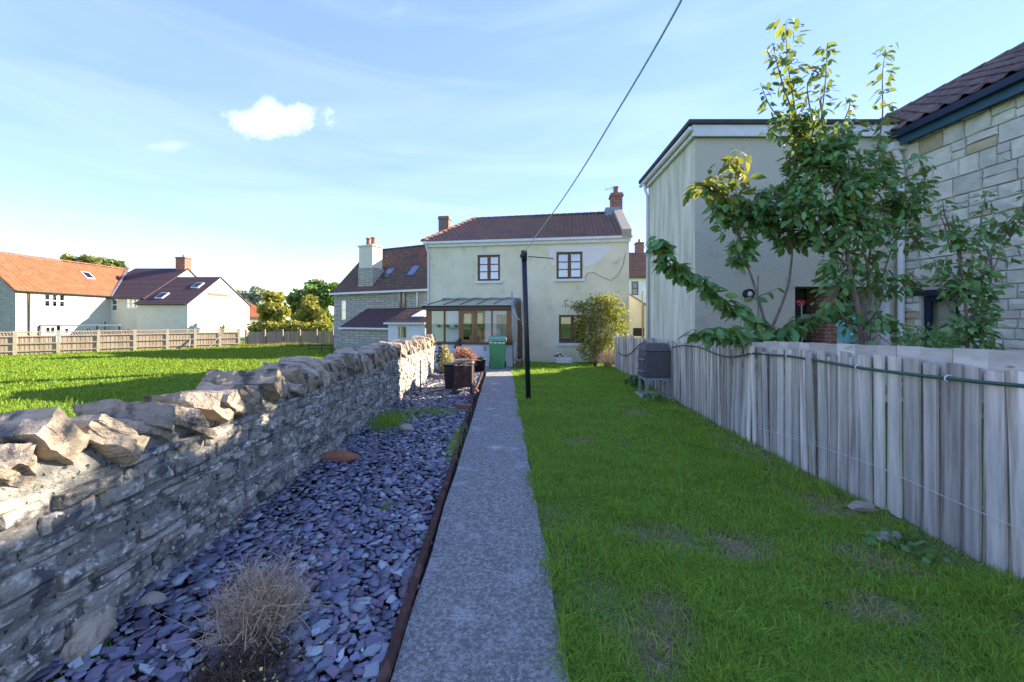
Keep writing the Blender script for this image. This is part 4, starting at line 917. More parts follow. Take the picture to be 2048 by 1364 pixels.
for k in (.32, .68):
    m = MB(); m.lathe(Q(ua_ + (ub_ - ua_) * k, .8, zt1 + .003), [(.17, 0), (.14, .5), (.18, .52), (.18, .62), (.1, .62)], 10); m.build('chimney_pot', 'terracotta', cs)
# lean-to
la = Q.px(735, 617)[0]; lz1 = Q.px(760, 617)[1]; LV = -2.5; lz0 = Q.px(700, 655, LV)[1]
m = MB(); Q.box(m, la + .08, QL, LV + .15, -.005, -1, lz0 - .04); m.add([Q(la + .08, LV + .15, lz0 - .04), Q(la + .08, -.005, lz0 - .04), Q(la + .08, -.005, lz1 - .04)], ((0, 1, 2),)); m.build('lean_to_wall', 'far_stone', mc)
ls = math.atan2(lz1 - lz0, -LV); lr = tile_roof(Q(la - .05, LV, lz0), Q.e, Q.n * math.cos(ls) + Vector((0, 0, math.sin(ls))), QL - la + .1, math.hypot(lz1 - lz0, LV), .24, .3, .035).build('lean_to_roof', 'roof_slatebrown', mc, True)
m = MB(); m.prism([Q(la - .05, LV, lz0 - .08), Q(la - .05, LV, lz0 - .01), Q(la - .05, -.01, lz1 - .01), Q(la - .05, -.01, lz1 - .08)], Q.e * (QL - la + .1)); m.build('roof_deck', 'roof_slatebrown', lr)
m = MB(); Q.box(m, la - .08, QL, LV - .1, LV - .01, lz0 - .1, lz0 - .0); m.build('lean_to_gutter', 'white_plastic', mc)
g = MB(); a = Q.px(802, 590)[0]
for du, r_ in ((0, .09), (.35, .10)): g.tube([Q(a + du, -.12, QE - .1), Q(a + du, -.12, lz1 + .05)], r_, 8)
g.build('soil_pipe', 'grey_pale_wood', mc, True)
g = MB(); a = Q.px(836, 590)[0]; g.tube([Q(a, -.1, QE - .1), Q(a, -.1, lz1 + .05)], .06, 8); g.build('downpipe', 'white_plastic', mc, True)
# small white porch in front
pz = Frame((P(776, 0, 22).x, 22), (P(850, 0, 21.4).x, 21.4))
po = thing('small_outhouse', pz(1, 1, FZ), 'small white outhouse with tiled lean-to roof beside the porch', 'outhouse')
ow = hop(796, 652, 813, 677, pz)
wt = pz.px(810, 645)[1]
wl = wall_open(pz, 0, pz.len, -1, wt, [ow], .12); wl.quad(pz(0, 0, -1), pz(0, 0, wt), pz(0, 2.5, wt), pz(0, 2.5, -1)); wl.build('wall', 'blue_grey_wall', po)
window(pz, *ow, po, 2, 1, frame='grey_pale_wood', bar=.06, back='room', glass='glass_dark', v=.03)
rt = pz.px(810, 621, 2.2)[1]; ps = math.atan2(rt - wt, 2.2)
pr = tile_roof(pz(-.15, -.18, wt - .02), pz.e, pz.n * math.cos(ps) + Vector((0, 0, math.sin(ps))), pz.len + .2, math.hypot(rt - wt, 2.4), .2, .26, .03).build('roof', 'roof_old', po, True)
m = MB(); m.prism([pz(-.12, -.16, wt - .06), pz(-.12, -.16, wt - .02), pz(-.12, 2.2, rt - .03), pz(-.12, 2.2, rt - .09)], pz.e * (pz.len + .15)); m.build('roof_deck', 'roof_slatebrown', pr)
m = MB(); pz.box(m, -.15, pz.len + .1, -.22, -.17, wt - .09, wt - .0); m.build('fascia', 'white_paint', po)
m = MB(); m.hexa([pz(1.1, .6, wt + .3), pz(1.9, .6, wt + .3), pz(1.9, 1.9, wt + .66), pz(1.1, 1.9, wt + .66)], [pz(1.1, .6, wt + .35), pz(1.9, .6, wt + .35), pz(1.9, 1.9, wt + .71), pz(1.1, 1.9, wt + .71)]); m.build('roof_hatch', 'white_paint', po)

# ------------------------------------------------------------------ barn-like house, far left
FG = FZ
bh = thing('barn_house', (-42, 45, FG), 'long cream house with orange pantile roof and dark-roofed wings beyond the field', 'house')
A = Frame((-45, 46.5), (-45, 36.9))     # faces +X ; u=46.5-Y ... v -> +X is wrong side, so build explicit
def quadbox(mb, x0, x1, y0, y1, z0, z1): return mb.hexa([(x0, y0, z0), (x1, y0, z0), (x1, y1, z0), (x0, y1, z0)], [(x0, y0, z1), (x1, y0, z1), (x1, y1, z1), (x0, y1, z1)])
AR = Frame((-45, 36.9), (-45, 47.5))    # e=+Y, n=-X : outward is +X, so v>0 is inside
AE = 4.5
w1_ = hop(88, 589, 131, 614, AR); wa_ = hop(90, 652, 112, 668, AR); wb_ = hop(128, 655, 140, 668, AR); wc_ = hop(172, 655, 184, 668, AR); wd_ = hop(207, 641, 214, 662, AR)
wall_open(AR, 0, AR.len, -1.5, AE, [w1_, wa_, wb_, wc_, wd_], .15).build('wall', 'cream_wall', bh)
for o_, cc, rr in ((w1_, 3, 2), (wa_, 2, 1), (wb_, 1, 1), (wc_, 2, 1), (wd_, 1, 1)): window(AR, *o_, bh, cc, rr, frame='white_paint', bar=.11, mid=.3 if cc == 3 else .1, gl=.1, back='room', glass='glass_dark', v=.02)
m = MB(); m.add([(-45, 36.9, -1.5), (-52.4, 36.9, -1.5), (-52.4, 36.9, AE), (-48.7, 36.9, 8.0), (-45, 36.9, AE)], ((0, 1, 2, 3, 4),)); m.build('gable_wall', 'far_stone', bh)
m = MB(); quadbox(m, -45.0, -44.97, 36.9, 38.3, -1.5, AE - .05); m.build('corner_quoins', 'ashlar_tan', bh)
s1 = math.atan2(3.5, 3.7); ev1 = Vector((-math.cos(s1), 0, math.sin(s1)))
r1 = tile_roof((-44.75, 36.7, AE - .2), (0, 1, 0), ev1, 15, math.hypot(3.7, 3.95), .42, .36, .10).build('roof', 'roof_orange', bh, True)
m = MB(); chevron(m, (-44.8, 36.72, AE - .22), (-48.7, 36.72, 8.1), (-52.6, 36.72, AE - .22), (0, 15, 0)); m.build('roof_base', 'roof_orange', r1)
tile_run((-48.7, 36.7, 8.15), (-48.7, 51.7, 8.15), 34, 'hip_tile', r1, 'ridge_tile', .15)
m = MB(); m.tube([(-44.68, 36.7, AE - .2), (-44.68, 45.8, AE - .2)], .07, 6); m.tube([(-44.85, 37.9, AE - .2), (-44.9, 37.9, -1)], .06, 6); m.build('gutter', 'felt', bh)
def skylight(cc, e1, e2, w_, h_, parent):
    cc, e1, e2 = Vector(cc), Vector(e1).normalized(), Vector(e2).normalized(); nn = e1.cross(e2).normalized()
    if nn.z < 0: nn = -nn
    c4 = lambda a, b: [cc - e1 * a - e2 * b, cc + e1 * a - e2 * b, cc + e1 * a + e2 * b, cc - e1 * a + e2 * b]
    m = MB(); q = c4(w_ / 2, h_ / 2); m.hexa([k - nn * .05 for k in q], [k + nn * .1 for k in q]); s_ = m.build('skylight', 'white_paint', parent)
    m = MB(); q = c4(w_ / 2 - .09, h_ / 2 - .09); m.hexa([k + nn * .103 for k in q], [k + nn * .12 for k in q]); m.build('pane', 'glass_dark', s_)
skylight((-44.75 - 2.4, 45.4, AE - .2 + 2.4 * math.tan(s1) + .06), (0, 1, 0), ev1, .9, 1.1, bh)
# cross wing
X2 = -41.0
BW = Frame((-45.6, 45.8), (X2, 45.8))
w2 = hop(223, 597, 235, 622, BW); w3 = hop(252, 597, 278, 617, BW); w4 = hop(243, 657, 262, 668, BW)
wall_open(BW, 0, BW.len, -1.5, 4.3, [w2, w3, w4], .15).build('wing_wall', 'cream_wall', bh)
for o_, cc, rr in ((w2, 1, 2), (w3, 3, 2), (w4, 2, 1)): window(BW, *o_, bh, cc, rr, frame='white_paint', bar=.1, mid=.14, gl=.1, back='room', glass='glass_sky', v=.02)
m = MB(); m.add([(X2, 45.8, -1.5), (X2, 58.2, -1.5), (X2, 58.2, 4.3), (X2, 52, 8.3), (X2, 45.8, 4.3)], ((0, 1, 2, 3, 4),)); m.build('wing_gable', 'cream_wall', bh)
s2 = math.atan2(4.0, 6.2); ev2 = Vector((0, math.cos(s2), math.sin(s2)))
def vclip(uu, vv):
    p = Vector((-47.8, 45.5, 4.1)) + Vector((1, 0, 0)) * uu + ev2 * vv
    zor = AE - .2 + (-44.75 - p.x) * math.tan(s1); return p.z > zor - .1 or p.x > -44.7
r2 = tile_roof((-47.8, 45.5, 4.12), (1, 0, 0), ev2, 6.95, math.hypot(4.2, 6.5), .32, .32, .02, .03, vclip, 3).build('wing_roof', 'roof_slatebrown', bh, kind='stuff')
m = MB(); chevron(m, (-46.2, 45.55, 4.1), (-46.2, 52, 8.3), (-46.2, 58.4, 4.1), (5.35, 0, 0)); m.build('wing_roof_base', 'roof_slatebrown', r2)
m = MB(); vs = [(-44.75, 45.55, 4.25), (-44.5, 45.55, 4.25), (-48.3, 51.8, 8.25), (-48.55, 51.8, 8.25)]; m.hexa([Vector(k) + Vector((0, 0, .08)) for k in vs], [Vector(k) + Vector((0, 0, .14)) for k in vs]); m.build('valley_lead', 'lead', bh)
m = MB(); m.tube([(-45, 45.42, 4.08), (X2 + .2, 45.42, 4.08)], .07, 6); m.tube([(X2 - .1, 45.55, 4.1), (X2 - .1, 45.6, -1)], .08, 6); m.build('wing_gutter', 'felt', bh)
KB = Frame((X2 - 1.3, 51.6), (X2, 51.6)); chimney(KB, 0.05, 1.25, 0, 1.1, 7.6, 9.75, bh, 'brick', 1, cap=.1)
# front wing
X3 = -35.5; FE = 3.55
FW_ = Frame((X2 + .0, 45.0), (X3, 45.0))
m = MB(); m.quad(FW_(-.2, 0, -1.5), FW_(FW_.len, 0, -1.5), FW_(FW_.len, 0, FE), FW_(-.2, 0, FE)); m.build('front_wing_wall', 'cream_wall', bh)
m = MB(); m.add([(X3, 45, -1.5), (X3, 56, -1.5), (X3, 56, FE + .15), (X3, 50.2, 6.95), (X3, 45, FE)], ((0, 1, 2, 3, 4),)); m.quad((X3, 56, -1.5), (X2, 56, -1.5), (X2, 56, FE), (X3, 56, FE)); m.build('front_wing_gable', 'cream_wall', bh)
s3 = math.atan2(6.95 - FE, 5.2); ev3 = Vector((0, math.cos(s3), math.sin(s3)))
r3 = tile_roof((X2 - .3, 44.7, FE - .15), (1, 0, 0), ev3, X3 - X2 + .45, math.hypot(3.6, 5.5), .32, .32, .02, .03, None, 3).build('front_wing_roof', 'roof_slatebrown', bh)
m = MB(); chevron(m, (X2, 44.75, FE - .18), (X2, 50.2, 7.02), (X2, 56.3, FE - .05), (X3 - X2 + .14, 0, 0)); m.build('front_roof_base', 'roof_slatebrown', r3)
skylight(Vector((X2 + 1.7, 44.7, FE - .1)) + ev3 * 1.7 , (1, 0, 0), ev3, .9, 1.2, bh); skylight(Vector((X3 - 1.3, 44.7, FE - .1)) + ev3 * 4.2, (1, 0, 0), ev3, .9, 1.2, bh)
m = MB(); m.tube([(X2, 44.62, FE - .2), (X3 + .1, 44.62, FE - .2)], .07, 6); m.build('front_gutter', 'felt', bh)
GF = Frame((X3, 45), (X3, 56)); a = hop(418, 594, 452, 621, GF)
m = MB(); GF.box(m, a[0] - .3, a[1] + .3, -.03, -.003, a[3], a[3] + .35); m.build('brick_lintel', 'old_brick', bh)
m = MB(); GF.box(m, a[0], a[1], -.02, -.003, a[2], a[3] - .004); m.build('blocked_window', 'white_wall', bh)
m = MB(); tuft(m, GF(GF.px(443, 655)[0], -.1, -.4), 50, 2.0, .35, .12); m.build('wall_creeper', 'far_olive', bh)
# flat canopy terrace in front of the barn house
pg = thing('terrace_pergola', (-40.5, 40.5, FG), 'dark framed flat pergola standing before the cream house', 'pergola')
pa, pb = P(78, 652, 36), P(240, 652, 39)
for x, Yp in ((78, 36), (117, 36.8), (196, 38.4), (240, 39)):
    p = P(x, 652, Yp); m = MB(); m.box((p.x, p.y, (p.z + FG) / 2), (.16, .16, p.z - FG)); m.build('post', 'navy', pg)
m = MB(); d_ = (pb - pa); n_ = Vector((-d_.y, d_.x, 0)).normalized() * .12; m.hexa([pa - n_, pb - n_, pb + n_, pa + n_], [pa - n_ + Vector((0, 0, .16)), pb - n_ + Vector((0, 0, .16)), pb + n_ + Vector((0, 0, .16)), pa + n_ + Vector((0, 0, .16))]); m.build('beam', 'grey_metal', pg)
# orange-roofed house far behind
oh = thing('far_house', P(512, 640, 75), 'small distant house with red hipped roof between the trees', 'house')
O = Frame((P(492, 0, 75).x, 75), (P(532, 0, 75).x, 78))
m = MB(); O.box(m, 0, O.len, 0, 6, -2, O.px(515, 632)[1]); m.build('wall', 'ashlar_tan', oh)
ez = O.px(515, 634)[1]; rz = O.px(500, 603, 2)[1]
m = MB(); m.add([O(-.3, -.3, ez), O(O.len + .3, -.3, ez), O(O.len + .3, 6.3, ez), O(-.3, 6.3, ez), O(-.3, 3, rz), O(.6, 3, rz)], ((0, 1, 5, 4), (1, 2, 5), (2, 3, 4, 5), (0, 4, 3), (3, 2, 1, 0))); m.build('roof', 'roof_orange', oh)

# ------------------------------------------------------------------ field fence
SC = 1.4
ff = thing('field_fence', (-26, 28, FG), 'pale closeboard panel fence with trellis top across the field', 'fence')
def fp(t): return Vector((-22 * SC + 6.2 * SC * t, 17.5 * SC + 6.5 * SC * t, 0))
tp = [-.245, -.10, .046, .19, .337, .484, .628, .761, .89, .996]
zb_ = FG
for i, t in enumerate(tp):
    p = fp(t); m = MB(); m.box((p.x, p.y, zb_ + .76), (.16, .16, 1.60), Matrix.Rotation(R(45), 3, 'Z')); m.build('post', 'concrete_post', ff)
    if i == len(tp) - 1: break
    q = fp(tp[i + 1]); d_ = (q - p).normalized(); n_ = Vector((d_.y, -d_.x, 0)); L_ = (q - p).length; nb = 16
    m = MB()
    for k in range(nb):
        a = p + d_ * (.1 + (L_ - .2) * k / nb); b = p + d_ * (.1 + (L_ - .2) * (k + .96) / nb); o_ = n_ * (.012 * (k % 2))
        m.hexa([a + o_ + Vector((0, 0, zb_)), b + o_ + Vector((0, 0, zb_)), b + o_ - n_ * .02 + Vector((0, 0, zb_)), a + o_ - n_ * .02 + Vector((0, 0, zb_))], [a + o_ + Vector((0, 0, zb_ + 1.18)), b + o_ + Vector((0, 0, zb_ + 1.18)), b + o_ - n_ * .02 + Vector((0, 0, zb_ + 1.18)), a + o_ - n_ * .02 + Vector((0, 0, zb_ + 1.18))])
    m.build('board_panel', 'field_fence', ff, kind='stuff')
    m = MB()
    for z in (.25, .72, 1.18, 1.45):
        a, b = p + n_ * .03 + Vector((0, 0, zb_ + z)), q + n_ * .03 + Vector((0, 0, zb_ + z)); m.hexa([a, b, b + n_ * .05, a + n_ * .05], [a + Vector((0, 0, .07)), b + Vector((0, 0, .07)), b + n_ * .05 + Vector((0, 0, .07)), a + n_ * .05 + Vector((0, 0, .07))])
    m.build('rails', 'field_fence', ff, kind='stuff')
    m = MB(); nl = 14
    for k in range(-1, nl):
        for s_ in (0, 1):
            a = p + d_ * (L_ * max(0, min(1, (k + s_) / nl))); b = p + d_ * (L_ * max(0, min(1, (k + 1 - s_ + .3) / nl)))
            m.tube([a + n_ * (.03 + .02 * s_) + Vector((0, 0, zb_ + 1.24)), b + n_ * (.03 + .02 * s_) + Vector((0, 0, zb_ + 1.46))], .016, 4)
    m.build('trellis', 'field_fence', ff, kind='stuff')
for x in (375, 393, 430):   # raking braces
    p = P(x, 693, 31.5); p.z = FG; m = MB(); sgn = 1 if x != 393 else -1
    m.tube([p + Vector((-.0, -.9, 0)), p + Vector((.5 * sgn, .2, 1.25))], .06, 6); m.build('brace', 'old_wood', ff)
f2 = thing('end_fence', (-13, 36, FG), 'low pale fence with dark gate posts at the far end of the field', 'fence')
pa, pb = Vector((-15.8 * SC + .3, 34.0, 0)), Vector((-14.5, 37.5, 0)); d_ = (pb - pa).normalized(); n_ = Vector((d_.y, -d_.x, 0)); L_ = (pb - pa).length
m = MB(); nb = 60
for k in range(nb):
    a = pa + d_ * L_ * k / nb; b = pa + d_ * L_ * (k + .9) / nb; h = 1.2 + .05 * rnd.random()
    m.hexa([a + Vector((0, 0, FG)), b + Vector((0, 0, FG)), b - n_ * .03 + Vector((0, 0, FG)), a - n_ * .03 + Vector((0, 0, FG))], [a + Vector((0, 0, FG + h)), b + Vector((0, 0, FG + h)), b - n_ * .03 + Vector((0, 0, FG + h)), a - n_ * .03 + Vector((0, 0, FG + h))])
m.build('board_panel', 'field_fence', f2, kind='stuff')
for k in range(7):
    p = pa + d_ * L_ * k / 6 + n_ * .08; m = MB(); m.box((p.x, p.y, FG + .7), (.13, .13, 1.45)); m.build('post', 'old_wood', f2)
# ------------------------------------------------------------------ washing-line post
wp = thing('line_post', (.5, 7.85, 0), 'tall black steel washing-line post standing on the lawn edge', 'post')
pb_, pt_ = P(1057, 803, 7.85), P(1048, 505, 7.85)
MB().tube([pb_ + Vector((0, 0, -.05)), pb_.lerp(pt_, .5), pt_], .05, 16).build('shaft', 'black_metal', wp, True)
m = MB(); m.tube([pt_ + Vector((0, 0, -.16)), pt_ + Vector((0, 0, -.02)), pt_ + Vector((0, 0, .03)), pt_ + Vector((0, 0, .045))], [.062, .064, .058, .03], 16); m.build('cap', 'black_metal', wp, True)
a, b = P(1057, 513, 7.83), P(1106, 517, 7.6); MB().tube([a, b, b + Vector((0, 0, -.03))], .009, 6).build('arm', 'black_metal', wp)
MB().tube(smooth_pts([P(1045, 513, 7.8), P(1041, 530, 7.8), P(1043, 570, 7.8), P(1044, 640, 7.8), P(1047, 655, 7.79)]), .006, 5).build('cord_tail', 'rope', wp)
m = MB(); ring(m, P(1043, 512, 7.78), (0, -1, 0), [(.035, 0), (.035, .02), (.02, .03)], 10); m.build('pulley', 'black_metal', wp)
ln_ = [pt_ + Vector((0, -.03, .0))] + [P(x, y, Y) for x, y, Y in ((1110, 420, 5.6), (1165, 338, 4.6), (1220, 247, 3.7), (1290, 130, 2.95), (1363, 0, 2.4), (1480, -230, 1.8))]
ln_.append(Vector((2.0, -3, 3.9)))
tag(MB().tube(smooth_pts(ln_, 6), .008, 5).build('washing_line', 'rope'), 'pale green washing line rising from the black post overhead', 'line')

# ------------------------------------------------------------------ smoker
sk = thing('pizza_oven', (3.16, 8.4, 0), 'dark metal barbecue oven with pitched lid on grey stand by the fence', 'barbecue')
x0, x1, y0, y1 = 2.91, 3.41, 8.15, 8.62
m = MB(); m.hexa([(x0, y0, .42), (x1, y0, .42), (x1, y1, .42), (x0, y1, .42)], [(x0, y0, .96), (x1, y0, .96), (x1, y1, .96), (x0, y1, .96)]); m.build('body', 'smoker_body', sk, bevel=.012)
m = MB(); m.hexa([(x0 - .015, y0 - .015, .963), (x1 + .015, y0 - .015, .963), (x1 + .015, y1 + .015, .963), (x0 - .015, y1 + .015, .963)], [(x0 + .05, y0 + .11, 1.115), (x1 - .02, y0 + .11, 1.115), (x1 - .02, y1 - .1, 1.115), (x0 + .05, y1 - .1, 1.115)]); m.build('lid', 'smoker_body', sk, bevel=.01)
for z in (.55, .79):
    m = MB(); m.tube([(x0 - .004, y0 + .04, z), (x0 - .06, y0 + .04, z), (x0 - .06, y1 - .04, z), (x0 - .004, y1 - .04, z)], .011, 6); m.build('handle', 'grey_metal', sk)
    m = MB(); m.box((x0 - .012, (y0 + y1) / 2, z - .02), (.02, .38, .18)); m.build('door', 'smoker_body', sk, bevel=.006)
for X, Y in ((x0 + .03, y0 + .03), (x1 - .03, y0 + .03), (x1 - .03, y1 - .03), (x0 + .03, y1 - .03)):
    m = MB(); m.box((X, Y, .225), (.045, .045, .35)); m.build('leg', 'grey_metal', sk)
for yy_ in (y0 + .012, y1 - .012):
    m = MB(); pts = [(x0, .415), (x1, .415)] + [(x1 - .04 - (x1 - x0 - .08) * k / 8, .31 + .07 * math.sin(math.pi * k / 8)) for k in range(9)]
    m.prism([(a, yy_ - .01, b) for a, b in pts], (0, .02, 0)); m.build('apron', 'grey_metal', sk)
m = MB(); pts = [(y0, .415), (y1, .415)] + [(y1 - .04 - (y1 - y0 - .08) * k / 8, .31 + .07 * math.sin(math.pi * k / 8)) for k in range(9)]
m.prism([(x0 + .002, a, b) for a, b in pts], (.02, 0, 0)); m.build('apron', 'grey_metal', sk)
m = MB(); m.hexa([(2.82, 8.05, -.02), (3.46, 8.02, -.02), (3.44, 8.75, -.02), (2.84, 8.72, -.02)], [(2.85, 8.08, .05), (3.44, 8.06, .045), (3.42, 8.72, .05), (2.87, 8.70, .05)])
tag(m.build('stone_slab', 'stone_block', bevel=.01), 'flat stone slab under the barbecue oven', 'slab')

# ------------------------------------------------------------------ wheelie bin
wb_ = thing('wheelie_bin', (-.18, 13.1, .02), 'green wheelie bin with lighter lid before the porch wall', 'bin')
def taper(mb, c, w0, d0, w1, d1, z0, z1): 
    return mb.hexa([(c[0] - w0 / 2, c[1] - d0 / 2, z0), (c[0] + w0 / 2, c[1] - d0 / 2, z0), (c[0] + w0 / 2, c[1] + d0 / 2, z0), (c[0] - w0 / 2, c[1] + d0 / 2, z0)], [(c[0] - w1 / 2, c[1] - d1 / 2, z1), (c[0] + w1 / 2, c[1] - d1 / 2, z1), (c[0] + w1 / 2, c[1] + d1 / 2, z1), (c[0] - w1 / 2, c[1] + d1 / 2, z1)])
bc = (-.18, 13.1)
taper(MB(), bc, .47, .50, .55, .62, .025, .92).build('body', 'bin_green', wb_, bevel=.02)
m = MB(); taper(m, bc, .60, .68, .60, .68, .923, .975); m.build('rim', 'bin_lid', wb_, bevel=.01)
m = MB(); taper(m, (bc[0], bc[1]), .62, .70, .56, .56, .978, 1.07); m.build('lid', 'bin_lid', wb_, bevel=.02)
for k in range(4):
    m = MB(); m.box((bc[0] - .19 + .125 * k + rnd.uniform(-.015, .015), bc[1] - .318, .875 + rnd.uniform(-.008, .008)), (.095, .006, .045)); m.build('white_mark', 'white_plastic', wb_)
for s_ in (-1, 1):
    m = MB(); ring(m, (bc[0] + s_ * .25, bc[1] + .26, .125), (s_, 0, 0), [(.10, -.03), (.10, .03), (.04, .035)], 14); m.build('wheel', 'black_plastic', wb_)
MB().tube([(bc[0] - .25, bc[1] + .36, .96), (bc[0] + .25, bc[1] + .36, .96)], .018, 8).build('handle', 'bin_green', wb_)

# ------------------------------------------------------------------ items by the porch
br = thing('fire_pit', (-.95, 8.7, 0), 'rusty dark square fire pit on legs heaped with sticks by the path', 'fire pit')
x0, x1, y0, y1 = -1.04, -.67, 8.5, 9.0
for bx_ in (((x0 + x1) / 2, y0, .40, x1 - x0, .02, .46), ((x0 + x1) / 2, y1, .40, x1 - x0, .02, .46), (x0, (y0 + y1) / 2, .40, .02, y1 - y0 - .022, .46), (x1, (y0 + y1) / 2, .40, .02, y1 - y0 - .022, .46)):
    m = MB(); m.box(bx_[:3], bx_[3:]); m.build('side_panel', 'rusty', br)
m = MB(); m.box(((x0 + x1) / 2, (y0 + y1) / 2, .2), (x1 - x0 - .03, y1 - y0 - .03, .02)); m.build('floor', 'rusty', br)
for X in (x0 + .0, x1 - .0):
    for Y in (y0, y1): m = MB(); m.hexa([(X - .035, Y - .04, 0), (X + .035, Y - .04, 0), (X + .035, Y + .04, 0), (X - .035, Y + .04, 0)], [(X - .028, Y - .03, .26), (X + .028, Y - .03, .26), (X + .028, Y + .03, .26), (X - .028, Y + .03, .26)]); m.build('leg', 'black_metal', br)
for k in range(7):
    m = MB(); a = Vector((rnd.uniform(-1.1, -.85), rnd.uniform(8.4, 8.9), .62 + .02 * k)); b = a + Vector((rnd.uniform(.2, .45), rnd.uniform(-.25, .25), rnd.uniform(-.03, .06))); m.tube([a, (a + b) / 2 + Vector((0, 0, .02)), b], [.016, .014, .008], 6)
    tag(m.build('stick', 'old_wood'), 'dry bare stick heaped on the rusty fire pit', 'stick', 'sticks on the fire pit')
tb = thing('plastic_tub', (-1.08, 9.2, 0), 'black square plastic tub standing beside the rusty fire pit', 'tub')
m = MB(); taper(m, (-1.12, 9.25), .38, .4, .44, .46, .0, .56); m.build('body', 'black_plastic', tb, bevel=.015)
m = MB(); taper(m, (-1.12, 9.25), .48, .5, .48, .5, .561, .60); m.build('rim', 'black_plastic', tb, bevel=.01)
m = MB(); m.box((-1.08, 9.005, .17), (.06, .006, .06)); m.build('sticker', 'white_plastic', tb)
def shrub_stems(mb, c, n, h, sp, r0=.006):
    for _ in range(n):
        a = rnd.uniform(0, 6.28); t = rnd.random() ** .6 * sp; d = Vector((math.cos(a) * t, math.sin(a) * t, h * rnd.uniform(.6, 1))); c_ = Vector(c)
        mb.tube([c_, c_ + d * .5 + Vector((rnd.uniform(-.02, .02), 0, .02)), c_ + d], [r0, r0 * .7, r0 * .3], 4, False)
def leafball(n, cs, size, flat=.35):
    """leaf quads in ellipsoids: cs = list of (centre, radii)"""
    V = []; wts = np.array([c[1][0] * c[1][1] * c[1][2] for c in cs]) ** .75; wts /= wts.sum()
    idx = nrg.choice(len(cs), n, p=wts)
    cen = np.array([tuple(c[0]) for c in cs])[idx]; rad = np.array([tuple(c[1]) for c in cs])[idx]
    d = nrg.normal(size=(n, 3)); d /= np.linalg.norm(d, axis=1)[:, None]; r = nrg.random(n) ** .42
    p = cen + d * rad * r[:, None]
    ax = nrg.normal(size=(n, 3)) + d * .6 - np.array([0, 0, .35]); ax /= np.linalg.norm(ax, axis=1)[:, None]
    sd_ = np.cross(ax, nrg.normal(size=(n, 3))); sd_ /= np.linalg.norm(sd_, axis=1)[:, None]
    s = size * nrg.uniform(.6, 1.3, n)[:, None]
    V = np.stack([p, p + ax * s * .5 + sd_ * s * flat, p + ax * s, p + ax * s * .5 - sd_ * s * flat], 1).reshape(-1, 3)
    T = (np.array([[0, 1, 2], [0, 2, 3]])[None] + (np.arange(n) * 4)[:, None, None]).reshape(-1, 3)
    return V, T
def bushy(name, loc, label, cat, n, cs, size, mat, stems=12, h=.5, sp=.3, stem='old_wood', part='foliage', flat=.35, group=None):
    t = thing(name, loc, label, cat, group); m = MB(); shrub_stems(m, loc, stems, h, sp); m.build('stems', stem, t)
    V, T = leafball(n, cs, size, flat); np_mesh(part, V, T, mat, t); return t
c_ = Vector((-1.70, 11.9, 0)); 
bushy('pale_shrub', c_, 'cream-yellow shrub at the end of the stone wall', 'shrub', 1300, [(c_ + Vector((0, 0, .35)), (.24, .22, .32)), (c_ + Vector((.1, 0, .2)), (.28, .25, .2)), (c_ + Vector((-.02, 0, .62)), (.12, .12, .28))], .07, 'cream_plant', 14, .7, .25)
c_ = Vector((-1.72, 12.7, 0)); bushy('dark_shrub', c_, 'dark brown withered plant between the pale shrub and porch wall', 'plant', 500, [(c_ + Vector((.3, 0, .85)), (.12, .1, .22)), (c_ + Vector((.35, -.2, .5)), (.2, .1, .2)), (c_ + Vector((-.25, .1, .45)), (.16, .2, .42))], .08, 'dark_plant', 12, .9, .2)
pk_ = thing('wood_planter', (-1.15, 11.3, 0), 'weathered wooden planter box behind the fire pit', 'planter')
for k, (cx_, cy_, wx, wy) in enumerate(((-1.1, 11.05, .5, .025), (-1.1, 11.5, .5, .025), (-1.34, 11.275, .025, .42), (-.86, 11.275, .025, .42))):
    for j in range(3): m = MB(); m.box((cx_, cy_, .1 + .17 * j), (wx, wy, .16)); m.build('plank', 'grey_pale_wood', pk_)
m = MB(); m.box((-1.1, 11.275, .42), (.44, .4, .05)); m.build('soil', 'bed_soil', pk_)
c_ = Vector((-1.1, 11.27, .45)); bushy('pink_plant', c_, 'pinkish flowering plant filling the wooden planter', 'plant', 900, [(c_ + Vector((0, 0, .2)), (.30, .25, .2)), (c_ + Vector((.12, -.1, .12)), (.28, .2, .15))], .06, 'pink_plant', 16, .45, .3, flat=.45)
pt = thing('black_pot', (-.75, 12.1, 0), 'round black plant pot with torn rim near the green bin', 'pot')
m = MB(); m.lathe((-.72, 12.3, .022), [(.15, 0), (.19, .36), (.205, .36), (.205, .40), (.18, .40), (.17, .34)], 18); m.build('body', 'black_plastic', pt, True)
m = MB(); tuft(m, (-.72, 12.3, .36), 10, .2, .2, .03); m.build('weeds', 'dark_plant', pt)
for x, lab in ((1039, 'brown glazed flowerpot at the foot of the porch side post'),):
    p = P(x, 738, 13.0); pt = thing('flowerpot', (p.x, p.y, 0), lab, 'pot'); m = MB(); m.lathe((p.x, p.y, .022), [(.09, 0), (.13, .26), (.15, .26), (.15, .31), (.12, .31), (.11, .26)], 16); m.build('body', 'old_wood', pt, True)
    m = MB(); tuft(m, (p.x, p.y, .3), 12, .35, .1, .03); m.build('foliage', 'dark_plant', pt)
pl_ = thing('white_trough', P(1126, 726, 14.6), 'white rectangular trough below the ground-floor cottage window', 'planter')
a = P(1111, 726, 14.6); b = P(1143, 715, 14.6); m = MB(); m.hexa([(a.x, 14.5, .02), (b.x, 14.5, .02), (b.x, 14.75, .02), (a.x, 14.75, .02)], [(a.x - .01, 14.49, .22), (b.x + .01, 14.49, .22), (b.x + .01, 14.76, .22), (a.x - .01, 14.76, .22)]); m.build('box', 'white_paint', pl_, bevel=.01)
